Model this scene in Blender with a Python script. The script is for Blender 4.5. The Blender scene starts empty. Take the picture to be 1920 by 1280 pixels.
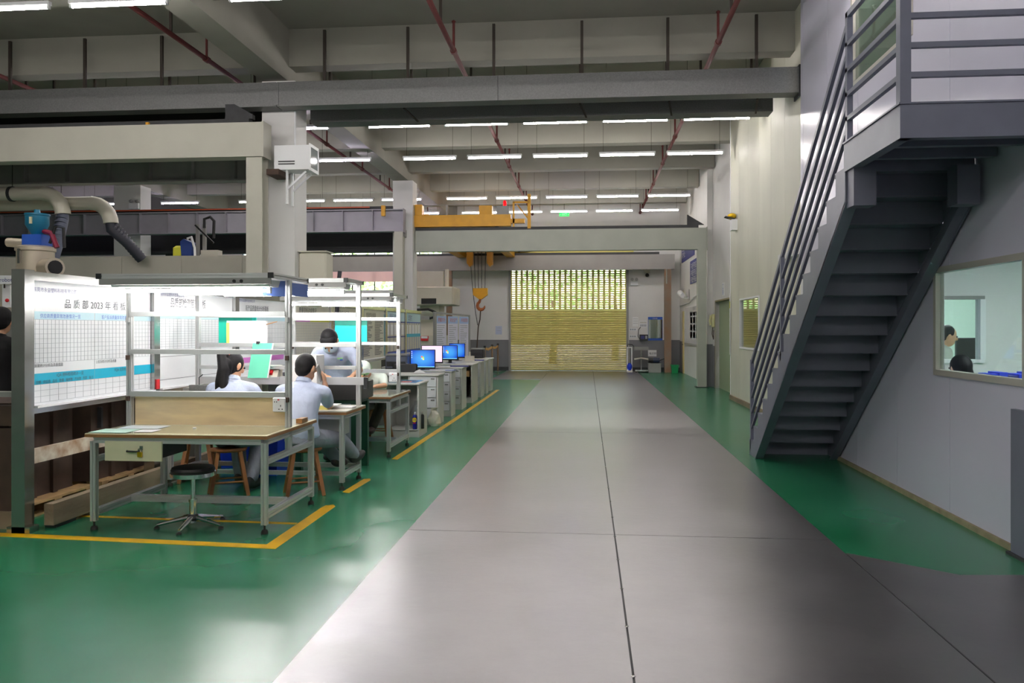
import bpy, bmesh, math, random
from mathutils import Vector, Matrix
RND = random.Random(11)
SC = bpy.context.scene
COL = SC.collection
# ---------------------------------------------------------------- camera
# pinhole fitted to the photograph (1920x1280): f = 1500 px, eye 1.6 m, horizon y = 615, aisle vanishing x = 1101
FPX, EYE, HZ, VPX = 1500.0, 1.6, 615.0, 1101.0
TH = math.atan((VPX - 960) / FPX)
SN, CS = math.sin(TH), math.cos(TH)
cam_d = bpy.data.cameras.new('camera'); cam = bpy.data.objects.new('camera', cam_d); COL.objects.link(cam)
cam.location = (0, 0, EYE); cam.rotation_euler = (math.pi / 2, 0, TH)
cam_d.sensor_width = 36; cam_d.lens = 36 * FPX / 1920; cam_d.shift_y = -25 / 1920
cam_d.clip_start = .05; cam_d.clip_end = 300
SC.camera = cam
# ---------------------------------------------------------------- world, daylight, exposure
w = bpy.data.worlds.new('world'); SC.world = w; w.use_nodes = True
nt = w.node_tree; bg = nt.nodes['Background']
sky = nt.nodes.new('ShaderNodeTexSky'); sky.sky_type = 'NISHITA'; sky.sun_disc = False
sky.sun_elevation = math.radians(48); sky.sun_rotation = math.radians(200); sky.air_density = 1.6; sky.dust_density = 4
nt.links.new(sky.outputs[0], bg.inputs[0]); bg.inputs[1].default_value = 1.0
SC.view_settings.view_transform = 'Standard'; SC.view_settings.look = 'None'
SC.view_settings.exposure = 0.75; SC.view_settings.gamma = 1; SC.view_settings.use_curve_mapping = False
TUBE = 46.0          # radiance of the ceiling tubes
TUBE2 = 48.0         # radiance of the bench tubes
SC.cycles.max_bounces = 8; SC.cycles.diffuse_bounces = 4; SC.cycles.glossy_bounces = 4; SC.cycles.transparent_max_bounces = 12
SC.cycles.caustics_reflective = False; SC.cycles.caustics_refractive = False; SC.cycles.sample_clamp_indirect = 6
# ---------------------------------------------------------------- pixel helpers (a pixel gives a direction, the plane the distance)
def ground(px, py, z=0.0):
    D = FPX * (EYE - z) / (py - HZ); L = (px - 960) / FPX * D
    return (L * CS - D * SN, D * CS + L * SN)
def yX(px, X): return ((FPX * X / (CS * (px - VPX))) + X * SN) / CS           # Y on the plane X
def xY(px, Y):
    u = (px - 960) / FPX; return Y * (u * CS - SN) / (CS + u * SN)             # X on the plane Y
def zP(py, X, Y): return EYE + (HZ - py) * (-X * SN + Y * CS) / FPX
# ---------------------------------------------------------------- materials
def lin(v):
    v /= 255.0; return v / 12.92 if v <= .04045 else ((v + .055) / 1.055) ** 2.4
def rgb(h): return tuple(lin(x) for x in h) + (1,)
MATS = {}
def mat(name, col, rough=.5, metal=0.0, var=0.0, scale=4.0, bump=0.0, bscale=None, spec=.5, emit=0.0, stretch=None, rvar=0.0, col2=None, coat=0.0):
    if name in MATS: return MATS[name]
    m = bpy.data.materials.new(name); m.use_nodes = True; MATS[name] = m
    t = m.node_tree; N = t.nodes; Lk = t.links; b = N['Principled BSDF']
    b.inputs['Roughness'].default_value = rough; b.inputs['Metallic'].default_value = metal
    b.inputs['Specular IOR Level'].default_value = spec; b.inputs['Base Color'].default_value = rgb(col)
    if coat: b.inputs['Coat Weight'].default_value = coat; b.inputs['Coat Roughness'].default_value = .12
    if emit:
        b.inputs['Emission Color'].default_value = rgb(col); b.inputs['Emission Strength'].default_value = emit
    if var or bump or rvar:
        tc = N.new('ShaderNodeTexCoord'); mp = N.new('ShaderNodeMapping'); Lk.new(tc.outputs['Object'], mp.inputs[0])
        if stretch: mp.inputs['Scale'].default_value = stretch
        nz = N.new('ShaderNodeTexNoise'); nz.inputs['Scale'].default_value = scale; nz.inputs['Detail'].default_value = 5
        Lk.new(mp.outputs[0], nz.inputs['Vector'])
        if var:
            rp = N.new('ShaderNodeValToRGB'); rp.color_ramp.elements[0].position = .3; rp.color_ramp.elements[1].position = .7
            a = rgb(col2) if col2 else tuple(x * (1 - var) for x in rgb(col)[:3]) + (1,)
            d = rgb(col) if col2 else tuple(min(1, x * (1 + var)) for x in rgb(col)[:3]) + (1,)
            rp.color_ramp.elements[0].color = a; rp.color_ramp.elements[1].color = d
            Lk.new(nz.outputs[0], rp.inputs[0]); Lk.new(rp.outputs[0], b.inputs['Base Color'])
        if rvar:
            mr = N.new('ShaderNodeMapRange'); mr.inputs[1].default_value = .3; mr.inputs[2].default_value = .7
            mr.inputs[3].default_value = max(.02, rough - rvar); mr.inputs[4].default_value = rough + rvar
            Lk.new(nz.outputs[0], mr.inputs[0]); Lk.new(mr.outputs[0], b.inputs['Roughness'])
        if bump:
            n2 = N.new('ShaderNodeTexNoise'); n2.inputs['Scale'].default_value = bscale or scale; n2.inputs['Detail'].default_value = 4
            Lk.new(mp.outputs[0], n2.inputs['Vector'])
            bp = N.new('ShaderNodeBump'); bp.inputs['Strength'].default_value = bump; bp.inputs['Distance'].default_value = .02
            Lk.new(n2.outputs[0], bp.inputs['Height']); Lk.new(bp.outputs[0], b.inputs['Normal'])
    return m
def glass(name, tint=(225, 235, 235), refl=.08, rough=.02):
    if name in MATS: return MATS[name]
    m = bpy.data.materials.new(name); m.use_nodes = True; MATS[name] = m
    t = m.node_tree; N = t.nodes; Lk = t.links; N.remove(N['Principled BSDF'])
    tr = N.new('ShaderNodeBsdfTransparent'); tr.inputs[0].default_value = rgb(tint)
    gl = N.new('ShaderNodeBsdfGlossy'); gl.inputs['Roughness'].default_value = rough
    lw = N.new('ShaderNodeLayerWeight'); pw = N.new('ShaderNodeMath'); pw.operation = 'POWER'; pw.inputs[1].default_value = 5; Lk.new(lw.outputs['Facing'], pw.inputs[0])
    ad = N.new('ShaderNodeMath'); ad.operation = 'MULTIPLY_ADD'; ad.inputs[1].default_value = .65; ad.inputs[2].default_value = .03 + refl; ad.use_clamp = True; fr = pw
    mx = N.new('ShaderNodeMixShader'); Lk.new(fr.outputs[0], ad.inputs[0]); Lk.new(ad.outputs[0], mx.inputs[0])
    Lk.new(tr.outputs[0], mx.inputs[1]); Lk.new(gl.outputs[0], mx.inputs[2]); Lk.new(mx.outputs[0], N['Material Output'].inputs[0])
    return m
# ---------------------------------------------------------------- mesh builder
class MB:
    def __init__(s): s.v = []; s.f = []
    def add(s, vs, fs):
        o = len(s.v); s.v += [tuple(p) for p in vs]; s.f += [tuple(i + o for i in q) for q in fs]; return s
    def box(s, x0, x1, y0, y1, z0, z1):
        return s.add([(x0, y0, z0), (x1, y0, z0), (x1, y1, z0), (x0, y1, z0), (x0, y0, z1), (x1, y0, z1), (x1, y1, z1), (x0, y1, z1)],
                     [(0, 3, 2, 1), (4, 5, 6, 7), (0, 1, 5, 4), (1, 2, 6, 5), (2, 3, 7, 6), (3, 0, 4, 7)])
    def cbox(s, c, dx, dy, dz): return s.box(c[0] - dx / 2, c[0] + dx / 2, c[1] - dy / 2, c[1] + dy / 2, c[2] - dz / 2, c[2] + dz / 2)
    def rbox(s, x0, x1, y0, y1, z0, z1, r=.01):      # box with all vertical edges and top rounded off by a chamfer
        p = lambda i, z: [(x0 + r + i, y0 + i, z), (x1 - r - i, y0 + i, z), (x1 - i, y0 + r + i, z), (x1 - i, y1 - r - i, z), (x1 - r - i, y1 - i, z), (x0 + r + i, y1 - i, z), (x0 + i, y1 - r - i, z), (x0 + i, y0 + r + i, z)]
        vs = p(r, z0) + p(0, z0 + r) + p(0, z1 - r) + p(r, z1); fs = [tuple(range(7, -1, -1)), tuple(range(24, 32))]
        for k in range(3):
            for i in range(8): fs.append((k * 8 + i, k * 8 + (i + 1) % 8, k * 8 + 8 + (i + 1) % 8, k * 8 + 8 + i))
        return s.add(vs, fs)
    def bar(s, p0, p1, w, h, up=(0, 0, 1)):
        p0, p1 = Vector(p0), Vector(p1); d = (p1 - p0).normalized(); u = Vector(up); r = d.cross(u)
        if r.length < 1e-4: r = d.cross(Vector((0, 1, 0)))
        r.normalize(); u = r.cross(d); a, b = r * w / 2, u * h / 2
        return s.add([p0 - a - b, p0 + a - b, p0 + a + b, p0 - a + b, p1 - a - b, p1 + a - b, p1 + a + b, p1 - a + b],
                     [(0, 1, 2, 3), (7, 6, 5, 4), (0, 4, 5, 1), (1, 5, 6, 2), (2, 6, 7, 3), (3, 7, 4, 0)])
    def prism(s, pts, axis, a0, a1):                   # polygon (ccw) extruded along an axis
        n = len(pts)
        def mk(a): return [{'x': (a, p, q), 'y': (p, a, q), 'z': (p, q, a)}[axis] for p, q in pts]
        return s.add(mk(a0) + mk(a1), [tuple(range(n - 1, -1, -1)), tuple(range(n, 2 * n))] + [(i, (i + 1) % n, n + (i + 1) % n, n + i) for i in range(n)])
    def prof(s, axis, p, a0, a1, w=.04, g=.009, dp=.007):   # grooved aluminium extrusion
        h = w / 2; q = g / 2; i = h - dp; P = []
        for k in range(4):
            cs, sn = [(1, 0), (0, 1), (-1, 0), (0, -1)][k]
            for (x, y) in [(h, -h), (h, -q), (i, -q), (i, q), (h, q)]: P.append((p[0] + x * cs - y * sn, p[1] + x * sn + y * cs))
        return s.prism(P, axis, a0, a1)
    def loft(s, rings, n=12, caps=True):               # rings: (centre, u, v)
        vs = []; fs = []
        for cc, u, v in rings:
            cc, u, v = Vector(cc), Vector(u), Vector(v)
            for i in range(n):
                a = 2 * math.pi * i / n; vs.append(cc + u * math.cos(a) + v * math.sin(a))
        for k in range(len(rings) - 1):
            for i in range(n):
                j = (i + 1) % n; fs.append((k * n + i, k * n + j, k * n + n + j, k * n + n + i))
        if caps: fs += [tuple(range(n - 1, -1, -1)), tuple(range((len(rings) - 1) * n, len(rings) * n))]
        return s.add(vs, fs)
    def tube(s, pts, r, n=8, caps=True):
        P = [Vector(p) for p in pts]; rr = r if isinstance(r, (list, tuple)) else [r] * len(P); rings = []; u = None
        for i, p in enumerate(P):
            d = ((P[min(i + 1, len(P) - 1)] - P[max(i - 1, 0)])).normalized()
            if u is None: u = d.cross(Vector((0, 0, 1)) if abs(d.z) < .9 else Vector((0, 1, 0)))
            u = (u - d * u.dot(d)).normalized(); v = d.cross(u); rings.append((p, u * rr[i], v * rr[i]))
        return s.loft(rings, n, caps)
    def cyl(s, p0, p1, r, r1=None, n=12): return s.tube([p0, p1], [r, r if r1 is None else r1], n)
    def lathe(s, prof, cx=0, cy=0, z=0, n=20): return s.loft([((cx, cy, z + h), (max(r, 1e-4), 0, 0), (0, max(r, 1e-4), 0)) for r, h in prof], n)
    def ell(s, cc, U, V, W, n=12, k=8):
        cc, U, V, W = Vector(cc), Vector(U), Vector(V), Vector(W)
        return s.loft([(cc - W * math.cos(math.pi * i / k), U * max(.02, math.sin(math.pi * i / k)), V * max(.02, math.sin(math.pi * i / k))) for i in range(k + 1)], n)
    def sph(s, cc, r, n=12, k=8): return s.ell(cc, (r, 0, 0), (0, r, 0), (0, 0, r), n, k)
    def quad(s, a, b, c_, d): return s.add([a, b, c_, d], [(0, 1, 2, 3)])
    def mesh(s, name):
        me = bpy.data.meshes.new(name); me.from_pydata(s.v, [], s.f); me.update()
        me.shade_smooth(); me.set_sharp_from_angle(angle=.62)
        return me
# ---------------------------------------------------------------- objects
def T(name, label, cat, loc=(0, 0, 0), group=None, rz=0.0):
    o = bpy.data.objects.new(name, None); COL.objects.link(o); o.location = loc; o.rotation_euler = (0, 0, rz); o.empty_display_size = .1
    o['label'] = label; o['category'] = cat
    if group: o['group'] = group
    return o
def link_me(name, me, m, parent=None, local=False):
    o = bpy.data.objects.new(name, me); COL.objects.link(o)
    if m is not None:
        me.materials.clear(); me.materials.append(MATS[m] if isinstance(m, str) else m)
    if parent is not None:
        o.parent = parent
        if parent.parent is None and not local: o.location = -parent.location
    return o
def P(name, mb, m, parent, local=False, label=None):     # a part
    o = link_me(name, mb.mesh(name), m, parent, local)
    if label: o['label'] = label
    return o
def O(name, mb, m, label=None, cat=None, group=None, kind=None):   # a top-level single mesh, origin at its base
    xs = [p[0] for p in mb.v]; ys = [p[1] for p in mb.v]; zs = [p[2] for p in mb.v]
    l = ((min(xs) + max(xs)) / 2, (min(ys) + max(ys)) / 2, min(zs))
    mb.v = [(x - l[0], y - l[1], z - l[2]) for x, y, z in mb.v]
    o = link_me(name, mb.mesh(name), m); o.location = l
    if label: o['label'] = label
    if cat: o['category'] = cat
    if group: o['group'] = group
    if kind: o['kind'] = kind
    return o
def S(name, mb, m): return O(name, mb, m, kind='structure')
def copy_tree(o, parent=None):
    c_ = o.copy(); COL.objects.link(c_); c_.parent = parent
    for ch in [x for x in o.children]: copy_tree(ch, c_)
    return c_
def text(s, size, loc, right, up, m, parent, name='lettering', align='LEFT', sx=1.0):
    cu = bpy.data.curves.new('t', 'FONT'); cu.body = s; cu.size = size; cu.align_x = align; cu.resolution_u = 2
    ob = bpy.data.objects.new('t', cu); COL.objects.link(ob)
    dg = bpy.context.evaluated_depsgraph_get(); me = bpy.data.meshes.new_from_object(ob.evaluated_get(dg))
    bpy.data.objects.remove(ob); bpy.data.curves.remove(cu)
    r, u = Vector(right), Vector(up); nn = r.cross(u); L = Vector(loc)
    for v in me.vertices: v.co = L + r * v.co.x * sx + u * v.co.y + nn * .0015
    return link_me(name, me, m, parent)
def fuse(mb, vox=.01, smooth=4):                            # one continuous surface out of overlapping closed shapes
    me = mb.mesh('raw'); ob = bpy.data.objects.new('raw', me); COL.objects.link(ob)
    md = ob.modifiers.new('r', 'REMESH'); md.mode = 'VOXEL'; md.voxel_size = vox
    if smooth:
        m2 = ob.modifiers.new('s', 'SMOOTH'); m2.iterations = smooth; m2.factor = .5
    dg = bpy.context.evaluated_depsgraph_get(); me2 = bpy.data.meshes.new_from_object(ob.evaluated_get(dg))
    bpy.data.objects.remove(ob); bpy.data.meshes.remove(me); me2.shade_smooth()
    return me2
# ---------------------------------------------------------------- palette
mat('epoxy', (54, 132, 100), .25, 0, .2, .45, 0, 30, .5, rvar=.012, col2=(24, 112, 70))
mat('steel_plate', (152, 149, 151), .33, .85, .12, 1.3, .05, 14, .5, rvar=.03)
mat('yellow_paint', (232, 178, 12), .4, 0, .12, 6)
mat('ceiling_paint', (146, 143, 134), .85, 0, .05, 1.5)
mat('white_wall', (226, 224, 222), .7, 0, .04, 1.2)
mat('dado', (124, 124, 128), .6, 0, .06, 2)
mat('blue_panel', (214, 212, 230), .26, 0, .02, 1, spec=.6)
mat('cream_panel', (214, 212, 196), .6, 0, .08, 1, stretch=(1, 1, .25))
mat('galv', (116, 116, 116), .5, .35, .14, 55, .05, 60)
mat('dark_steel', (58, 58, 60), .6, .3, .1, 8)
mat('cream_steel', (190, 187, 174), .5, 0, .05, 2)
mat('grey_steel', (150, 149, 146), .5, 0, .06, 3)
mat('mauve_steel', (168, 164, 174), .5, 0, .06, 3)
mat('green_grey_steel', (168, 171, 160), .5, 0, .06, 2)
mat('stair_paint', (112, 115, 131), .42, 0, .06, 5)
mat('crane_yellow', (222, 160, 10), .45, 0, .08, 5)
mat('red_pipe', (98, 38, 36), .8, 0, .1, 6)
mat('rod', (60, 52, 46), .7, .3)
mat('shutter', (226, 214, 132), .75, 0, .05, 2, spec=.2)
mat('alu', (205, 206, 206), .35, .6)
mat('stainless', (178, 178, 176), .2, .95, .08, 4)
mat('chrome', (215, 215, 218), .1, 1)
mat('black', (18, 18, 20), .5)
mat('black_plastic', (26, 27, 30), .4)
mat('rubber', (40, 34, 32), .7)
mat('ply', (246, 218, 176), .5, 0, .14, 3, stretch=(1, 1, 5))
mat('laminate', (240, 228, 196), .3, 0, .04, 3, spec=.6)
mat('edge_wood', (150, 105, 60), .5, 0, .15, 12)
mat('stool_wood', (158, 102, 58), .55, 0, .2, 9, stretch=(1, 1, .2))
mat('old_wood', (140, 122, 100), .8, 0, .25, 6, .2, 30, stretch=(1, .2, 1))
mat('pallet_wood', (170, 136, 92), .8, 0, .22, 7)
mat('worn_white', (214, 206, 190), .7, 0, .3, 7, col2=(150, 110, 74))
mat('rust_brown', (74, 56, 46), .75, 0, .25, 5)
mat('cream_drawer', (226, 220, 186), .4, 0, .04, 8)
mat('brass', (214, 176, 40), .3, .8)
mat('white', (238, 238, 240), .45)
mat('paper', (240, 240, 240), .7)
mat('board_white', (236, 237, 240), .22, 0, .015, 2)
mat('board_aged', (206, 202, 188), .35, 0, .05, 2)
mat('cyan', (0, 168, 200), .5); mat('pale_cyan', (190, 222, 232), .5)
mat('ink', (62, 66, 76), .6); mat('ink_blue', (70, 74, 140), .6); mat('line_grey', (168, 172, 178), .6)
mat('teal', (20, 186, 160), .35); mat('mint', (120, 226, 190), .3); mat('magenta', (206, 120, 200), .5)
mat('lime_yellow', (206, 206, 60), .5); mat('blue', (40, 90, 190), .45); mat('navy', (58, 62, 130), .5)
mat('royal', (20, 60, 210), .45); mat('red', (206, 30, 40), .4); mat('green', (30, 150, 90), .5)
mat('desk_grey', (196, 196, 190), .4, 0, .03, 3); mat('desk_front', (206, 208, 212), .35)
mat('beige_machine', (212, 206, 190), .5, 0, .05, 2)
mat('pvc', (206, 200, 184), .4); mat('hose', (92, 98, 116), .5, .1); mat('dark_hose', (52, 52, 62), .5)
mat('teal_blue', (24, 116, 150), .35); mat('granite', (52, 50, 50), .3, 0, .2, 200)
mat('shirt_blue', (206, 216, 242), .85, 0, .05, 6, .5, 14)
mat('trouser_grey', (150, 154, 166), .9, 0, .08, 8, .5, 18)
mat('trouser_olive', (74, 72, 60), .9, 0, .08, 8, .4, 18)
mat('tee_black', (20, 20, 22), .9, 0, .05, 8, .4, 14)
mat('skin', (224, 172, 138), .55, 0, .04, 10); mat('hair', (20, 18, 20), .65, 0, .2, 60, spec=.25)
mat('shoe', (52, 50, 52), .6); mat('mask', (196, 216, 232), .8); mat('hair_tie', (226, 96, 60), .7)
mat('cap', (226, 232, 222), .8); mat('cloud', (170, 196, 236), .5); mat('green_trim', (150, 200, 140), .8)
mat('tube', (255, 250, 246), .5, emit=TUBE); mat('tube_cool', (238, 226, 255), .5, emit=TUBE * .8)
mat('bench_tube', (255, 253, 250), .5, emit=TUBE2)
mat('pane_white', (190, 200, 196), .12, 0, .03, 2)
glass('pane', (246, 250, 249), .03); glass('pane_mirror', (236, 242, 238), .16); glass('desk_glass', (252, 254, 252), .02); glass('bag_film', (245, 245, 248), .12, .15)
mat('exit_green', (20, 200, 70), .5, emit=1.5)
# ================================================================ THE SETTING
CEIL = 6.55
fl = S('floor', MB().box(-24, 7.4, -5, 30.3, -.12, 0), 'epoxy')
def plate(x0, x1, y0, y1): P('steel_plate', MB().box(x0, x1, y0, y1, -.002, .006), 'steel_plate', fl)
for k in range(-1, 6):
    y0 = .21 + 6.02 * (k - 1 + 1) - 0; y0 = max(-5, .21 + 6.02 * k); y1 = min(30.0, .21 + 6.02 * (k + 1)) - .008
    if y1 - y0 < .1: continue
    plate(-1.41, .205, y0, y1); plate(.217, 1.82, y0, y1)
P('steel_plate', MB().prism([(1.832, -5), (3.04, -5), (3.04, 5.48), (2.4, 5.42), (1.832, 5.88)], 'z', -.002, .006), 'steel_plate', fl)
P('steel_plate', MB().box(-3.0, -1.42, 24.75, 29.95, -.002, .006), 'steel_plate', fl)
P('joint', MB().box(.2, .22, -5, 30, -.002, .0012), 'dark_steel', fl); P('joint', MB().box(1.816, 1.836, -5, 5.85, -.002, .0012), 'dark_steel', fl)
for k in range(14):                                          # weld buttons along the middle joint
    yy = 3.7 + k * .62; P('weld_bead', MB().lathe([(.012, 0), (.011, .004), (.004, .006)], .211, yy, .003, 8), 'stainless', fl)
def yline(pts): P('yellow_line', MB().prism(pts, 'z', -.001, .0025), 'yellow_paint', fl)
yline([(-2.36, 5.72), (-2.25, 5.61), (-2.25, 7.0), (-2.29, 7.07), (-2.35, 7.03), (-2.36, 6.9)])
yline([(-9, 5.95), (-9, 5.86), (-4.5, 5.75), (-2.25, 5.61), (-2.36, 5.72), (-4.5, 5.85)])
yline([(-4.4, 6.42), (-2.37, 6.33), (-2.37, 6.38), (-4.4, 6.47)])
yline([(-2.38, 7.62), (-2.3, 7.58), (-2.27, 8.25), (-2.3, 8.33), (-2.36, 8.3)])
yline([(-2.38, 9.6), (-2.3, 9.56), (-2.26, 14), (-2.26, 20.6), (-2.35, 20.6), (-2.35, 14)])
yline([(-2.9, 26.5), (-2.82, 26.5), (-2.5, 29.4), (-2.6, 29.4)])

ce = S('ceiling', MB().box(-24, 3.6, -5, 30.3, CEIL, CEIL + .15), 'ceiling_paint')
for k, yy in enumerate([3.9, 6.9, 9.85, 12.85, 15.85, 18.85, 21.85, 24.85, 27.85]):
    P('beam', MB().box(-24, 3.4, yy, yy + .32, 5.93, CEIL), 'ceiling_paint', ce)
P('beam', MB().box(-5.35, -4.92, -5, 30.1, 5.68, CEIL), 'ceiling_paint', ce)
P('beam', MB().box(-13.35, -12.92, -5, 30.1, 5.68, CEIL), 'ceiling_paint', ce)
def column(x0, x1, y0, y1, ztop=5.68):
    o = S('column', MB().box(x0, x1, y0, y1, 0, ztop), 'white_wall')
    P('dado', MB().box(x0 - .003, x1 + .003, y0 - .003, y1 + .003, 0, 1.16), 'dado', o); return o
column(-5.36, -4.80, 12.8, 13.35); column(-5.36, -4.80, 21.75, 22.3); column(-13.5, -12.7, 21.75, 22.3); column(3.27, 3.43, 22.3, 22.95, 5.93)

# far wall with the roller-shutter opening and the high windows
wb = MB(); Y0, Y1 = 30.1, 30.3
for a in [(-24, -13.4, 0, CEIL), (-13.4, -5.5, 0, 3.0), (-13.4, -5.5, 4.95, CEIL), (-5.5, -2.87, 0, CEIL), (1.45, 7.4, 0, CEIL), (-2.87, 1.45, 3.78, CEIL)]:
    wb.box(a[0], a[1], Y0, Y1, a[2], a[3])
wbk = S('wall_back', wb, 'white_wall')
P('dado', MB().box(-24, -2.95, Y0 - .004, Y0, 0, 1.16).box(1.55, 3.42, Y0 - .004, Y0, 0, 1.16), 'dado', wbk)
P('skirting', MB().box(-5, -2.95, Y0 - .014, Y0, 0, .14).box(1.55, 3.42, Y0 - .014, Y0, 0, .14), 'dark_steel', wbk)
S('wall_left', MB().box(-24.2, -24, -5, 30.3, 0, CEIL), 'white_wall')
S('wall_front', MB().box(-24, 3.6, -5.2, -5, 0, CEIL), 'white_wall')
wn = S('window_4', MB().box(-13.4, -5.5, 30.12, 30.16, 3.0, 3.06).box(-13.4, -5.5, 30.12, 30.16, 4.9, 4.95), 'white')
for k in range(10):
    xx = -13.4 + k * .877
    P('mullion', MB().box(xx - .02, xx + .02, 30.12, 30.16, 3.06, 4.9), 'dark_steel', wn)
    if k < 9: P('pane', MB().box(xx + .02, xx + .857, 30.135, 30.14, 3.06, 4.9), 'pane', wn)
blind = bpy.data.materials.new('blind_cloth'); blind.use_nodes = True; _t = blind.node_tree; _b = _t.nodes['Principled BSDF']; _b.inputs['Base Color'].default_value = rgb((236, 210, 204)); _b.inputs['Roughness'].default_value = .9
_tr = _t.nodes.new('ShaderNodeBsdfTranslucent'); _tr.inputs[0].default_value = rgb((240, 205, 198)); _mx = _t.nodes.new('ShaderNodeMixShader'); _mx.inputs[0].default_value = .55
_t.links.new(_b.outputs[0], _mx.inputs[1]); _t.links.new(_tr.outputs[0], _mx.inputs[2]); _t.links.new(_mx.outputs[0], _t.nodes['Material Output'].inputs[0])
P('blind', MB().box(-13.4, -5.5, 30.03, 30.06, 3.38, 4.2), blind, wn)

# office wall of tall sandwich panels along the aisle
XO = 3.05; OPEN = [(5.86, yX(1754, XO), 1.19, 2.13), (yX(1712, XO), yX(1598, XO), 4.36, 5.7)]
wrm = MB()
for (a, b, z0, z1) in ((-5, 11.82, 0, 1.19), (-5, 5.86, 1.19, 2.13), (OPEN[0][1], 11.82, 1.19, 2.13), (-5, 11.82, 2.13, 4.36), (-5, OPEN[1][0], 4.36, 5.7), (OPEN[1][1], 11.82, 4.36, 5.7), (-5, 11.82, 5.7, CEIL)): wrm.box(XO + .06, XO + .075, a, b, z0, z1)
wr = S('wall_right', wrm, 'blue_panel')
def panelled(parent, x0, x1, ya, yb, pitch, phase, opens, m, gap=.006, ztop=CEIL):
    ys = []; y = phase
    while y > ya: y -= pitch
    while y < yb:
        a, b = max(y + gap / 2, ya), min(y + pitch - gap / 2, yb); y += pitch
        if b - a < .02: continue
        cuts = sorted({a, b} | {q for o in opens for q in o[:2] if a < q < b}); mb = MB()
        for p, q in zip(cuts, cuts[1:]):
            zs = [(0, ztop)]
            for o in opens:
                if o[0] < (p + q) / 2 < o[1]:
                    zs = [r for (z0, z1) in zs for r in ((z0, min(z1, o[2])), (max(z0, o[3]), z1)) if r[1] - r[0] > .001]
            for z0, z1 in zs: mb.box(x0, x1, p, q, z0, z1)
        P('panel', mb, m, parent)
panelled(wr, XO, XO + .06, -5, 11.82, 1.155, yX(1682, XO), OPEN, 'blue_panel')
S('baseboard_right', MB().box(XO - .025, XO, -5, 11.8, 0, .045), mat('base_beige', (150, 140, 110), .7, 0, .2, 8))
def window(name, X, o, fw, m, pane, depth=.05):
    y0, y1, z0, z1 = o; f = S(name, MB().box(X - .02, X + .05, y0, y1, z0, z0 + fw), m)
    P('window_frame', MB().box(X - .02, X + .05, y0, y1, z1 - fw, z1), m, f)
    P('window_frame', MB().box(X - .02, X + .05, y0, y0 + fw, z0 + fw, z1 - fw), m, f)
    P('window_frame', MB().box(X - .02, X + .05, y1 - fw, y1, z0 + fw, z1 - fw), m, f)
    P('pane', MB().box(X + .02, X + .026, y0 + fw, y1 - fw, z0 + fw, z1 - fw), pane, f); return f
window('window_1', XO, OPEN[0], .05, mat('alu_frame', (190, 186, 178), .4, .2), 'pane')
w2 = window('window_2', XO, OPEN[1], .05, 'alu_frame', 'pane_mirror')
P('backing', MB().box(XO + .055, XO + .06, *OPEN[1]), mat('frost_green', (186, 198, 190), .6), w2)
S('wall_upper_room', MB().box(3.9, 3.95, 6.5, 11.8, 2.9, CEIL), mat('room_grey', (170, 174, 174), .7))
# cream wall
XC = 3.23; OC = (yX(1424, XC), yX(1388, XC), 1.17, 2.22)
YC1 = yX(1370, XC)
wc = S('wall_right_mid', MB().box(XC + .06, XC + .07, 11.82, YC1, 0, 1.0), 'cream_panel')
panelled(wc, XC, XC + .06, 11.82, YC1, 1.0, 12.5, [OC], 'cream_panel')
P('kerb', MB().box(XC - .03, XC, 11.82, YC1, 0, .1), 'old_wood', wc)
w3 = window('window_3', XC, OC, .035, 'white', 'pane_mirror')
P('backing', MB().box(XC + .05, XC + .06, OC[0], OC[1], OC[2], OC[3]), mat('frost', (176, 176, 150), .6), w3)
P('end_cap', MB().box(XC - .012, XC + .2, YC1, YC1 + .012, 0, CEIL), 'white', wc)
# white wall beyond, with a green door recess
XF = 3.42; DY0, DY1 = 19.3, 21.85
wf = MB().box(XF, XF + .15, YC1, DY0, 0, CEIL).box(XF, XF + .15, DY0, DY1, 2.32, CEIL).box(XF, XF + .15, DY1, 30.1, 0, CEIL)
wf = S('wall_right_far', wf, 'white_wall')
P('dado', MB().box(XF - .004, XF, DY1 + .05, 23.2, 0, 1.12).box(XF - .004, XF, 29.2, 30.1, 0, 1.12), 'dado', wf)
d2 = S('door_2', MB().box(XF + .1, XF + .14, DY0, DY1, 0, 2.32), mat('door_green', (150, 164, 132), .6, 0, .04, 2))
P('lintel', MB().box(XF - .01, XF + .1, DY0, DY1, 2.3, 2.34), mat('lintel_brown', (150, 136, 100), .6), d2)
P('jamb', MB().box(XF - .01, XF + .1, DY1, DY1 + .04, 0, 2.34), 'lintel_brown', d2)
d3y = yX(1283, XF)
d3 = S('door_3', MB().box(XF - .03, XF, d3y, 29.1, 0, 2.2), mat('door_cream', (214, 196, 140), .5))
P('door_handle', MB().box(XF - .08, XF - .03, d3y + .1, d3y + .14, 1.0, 1.04), 'stainless', d3)

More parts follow.
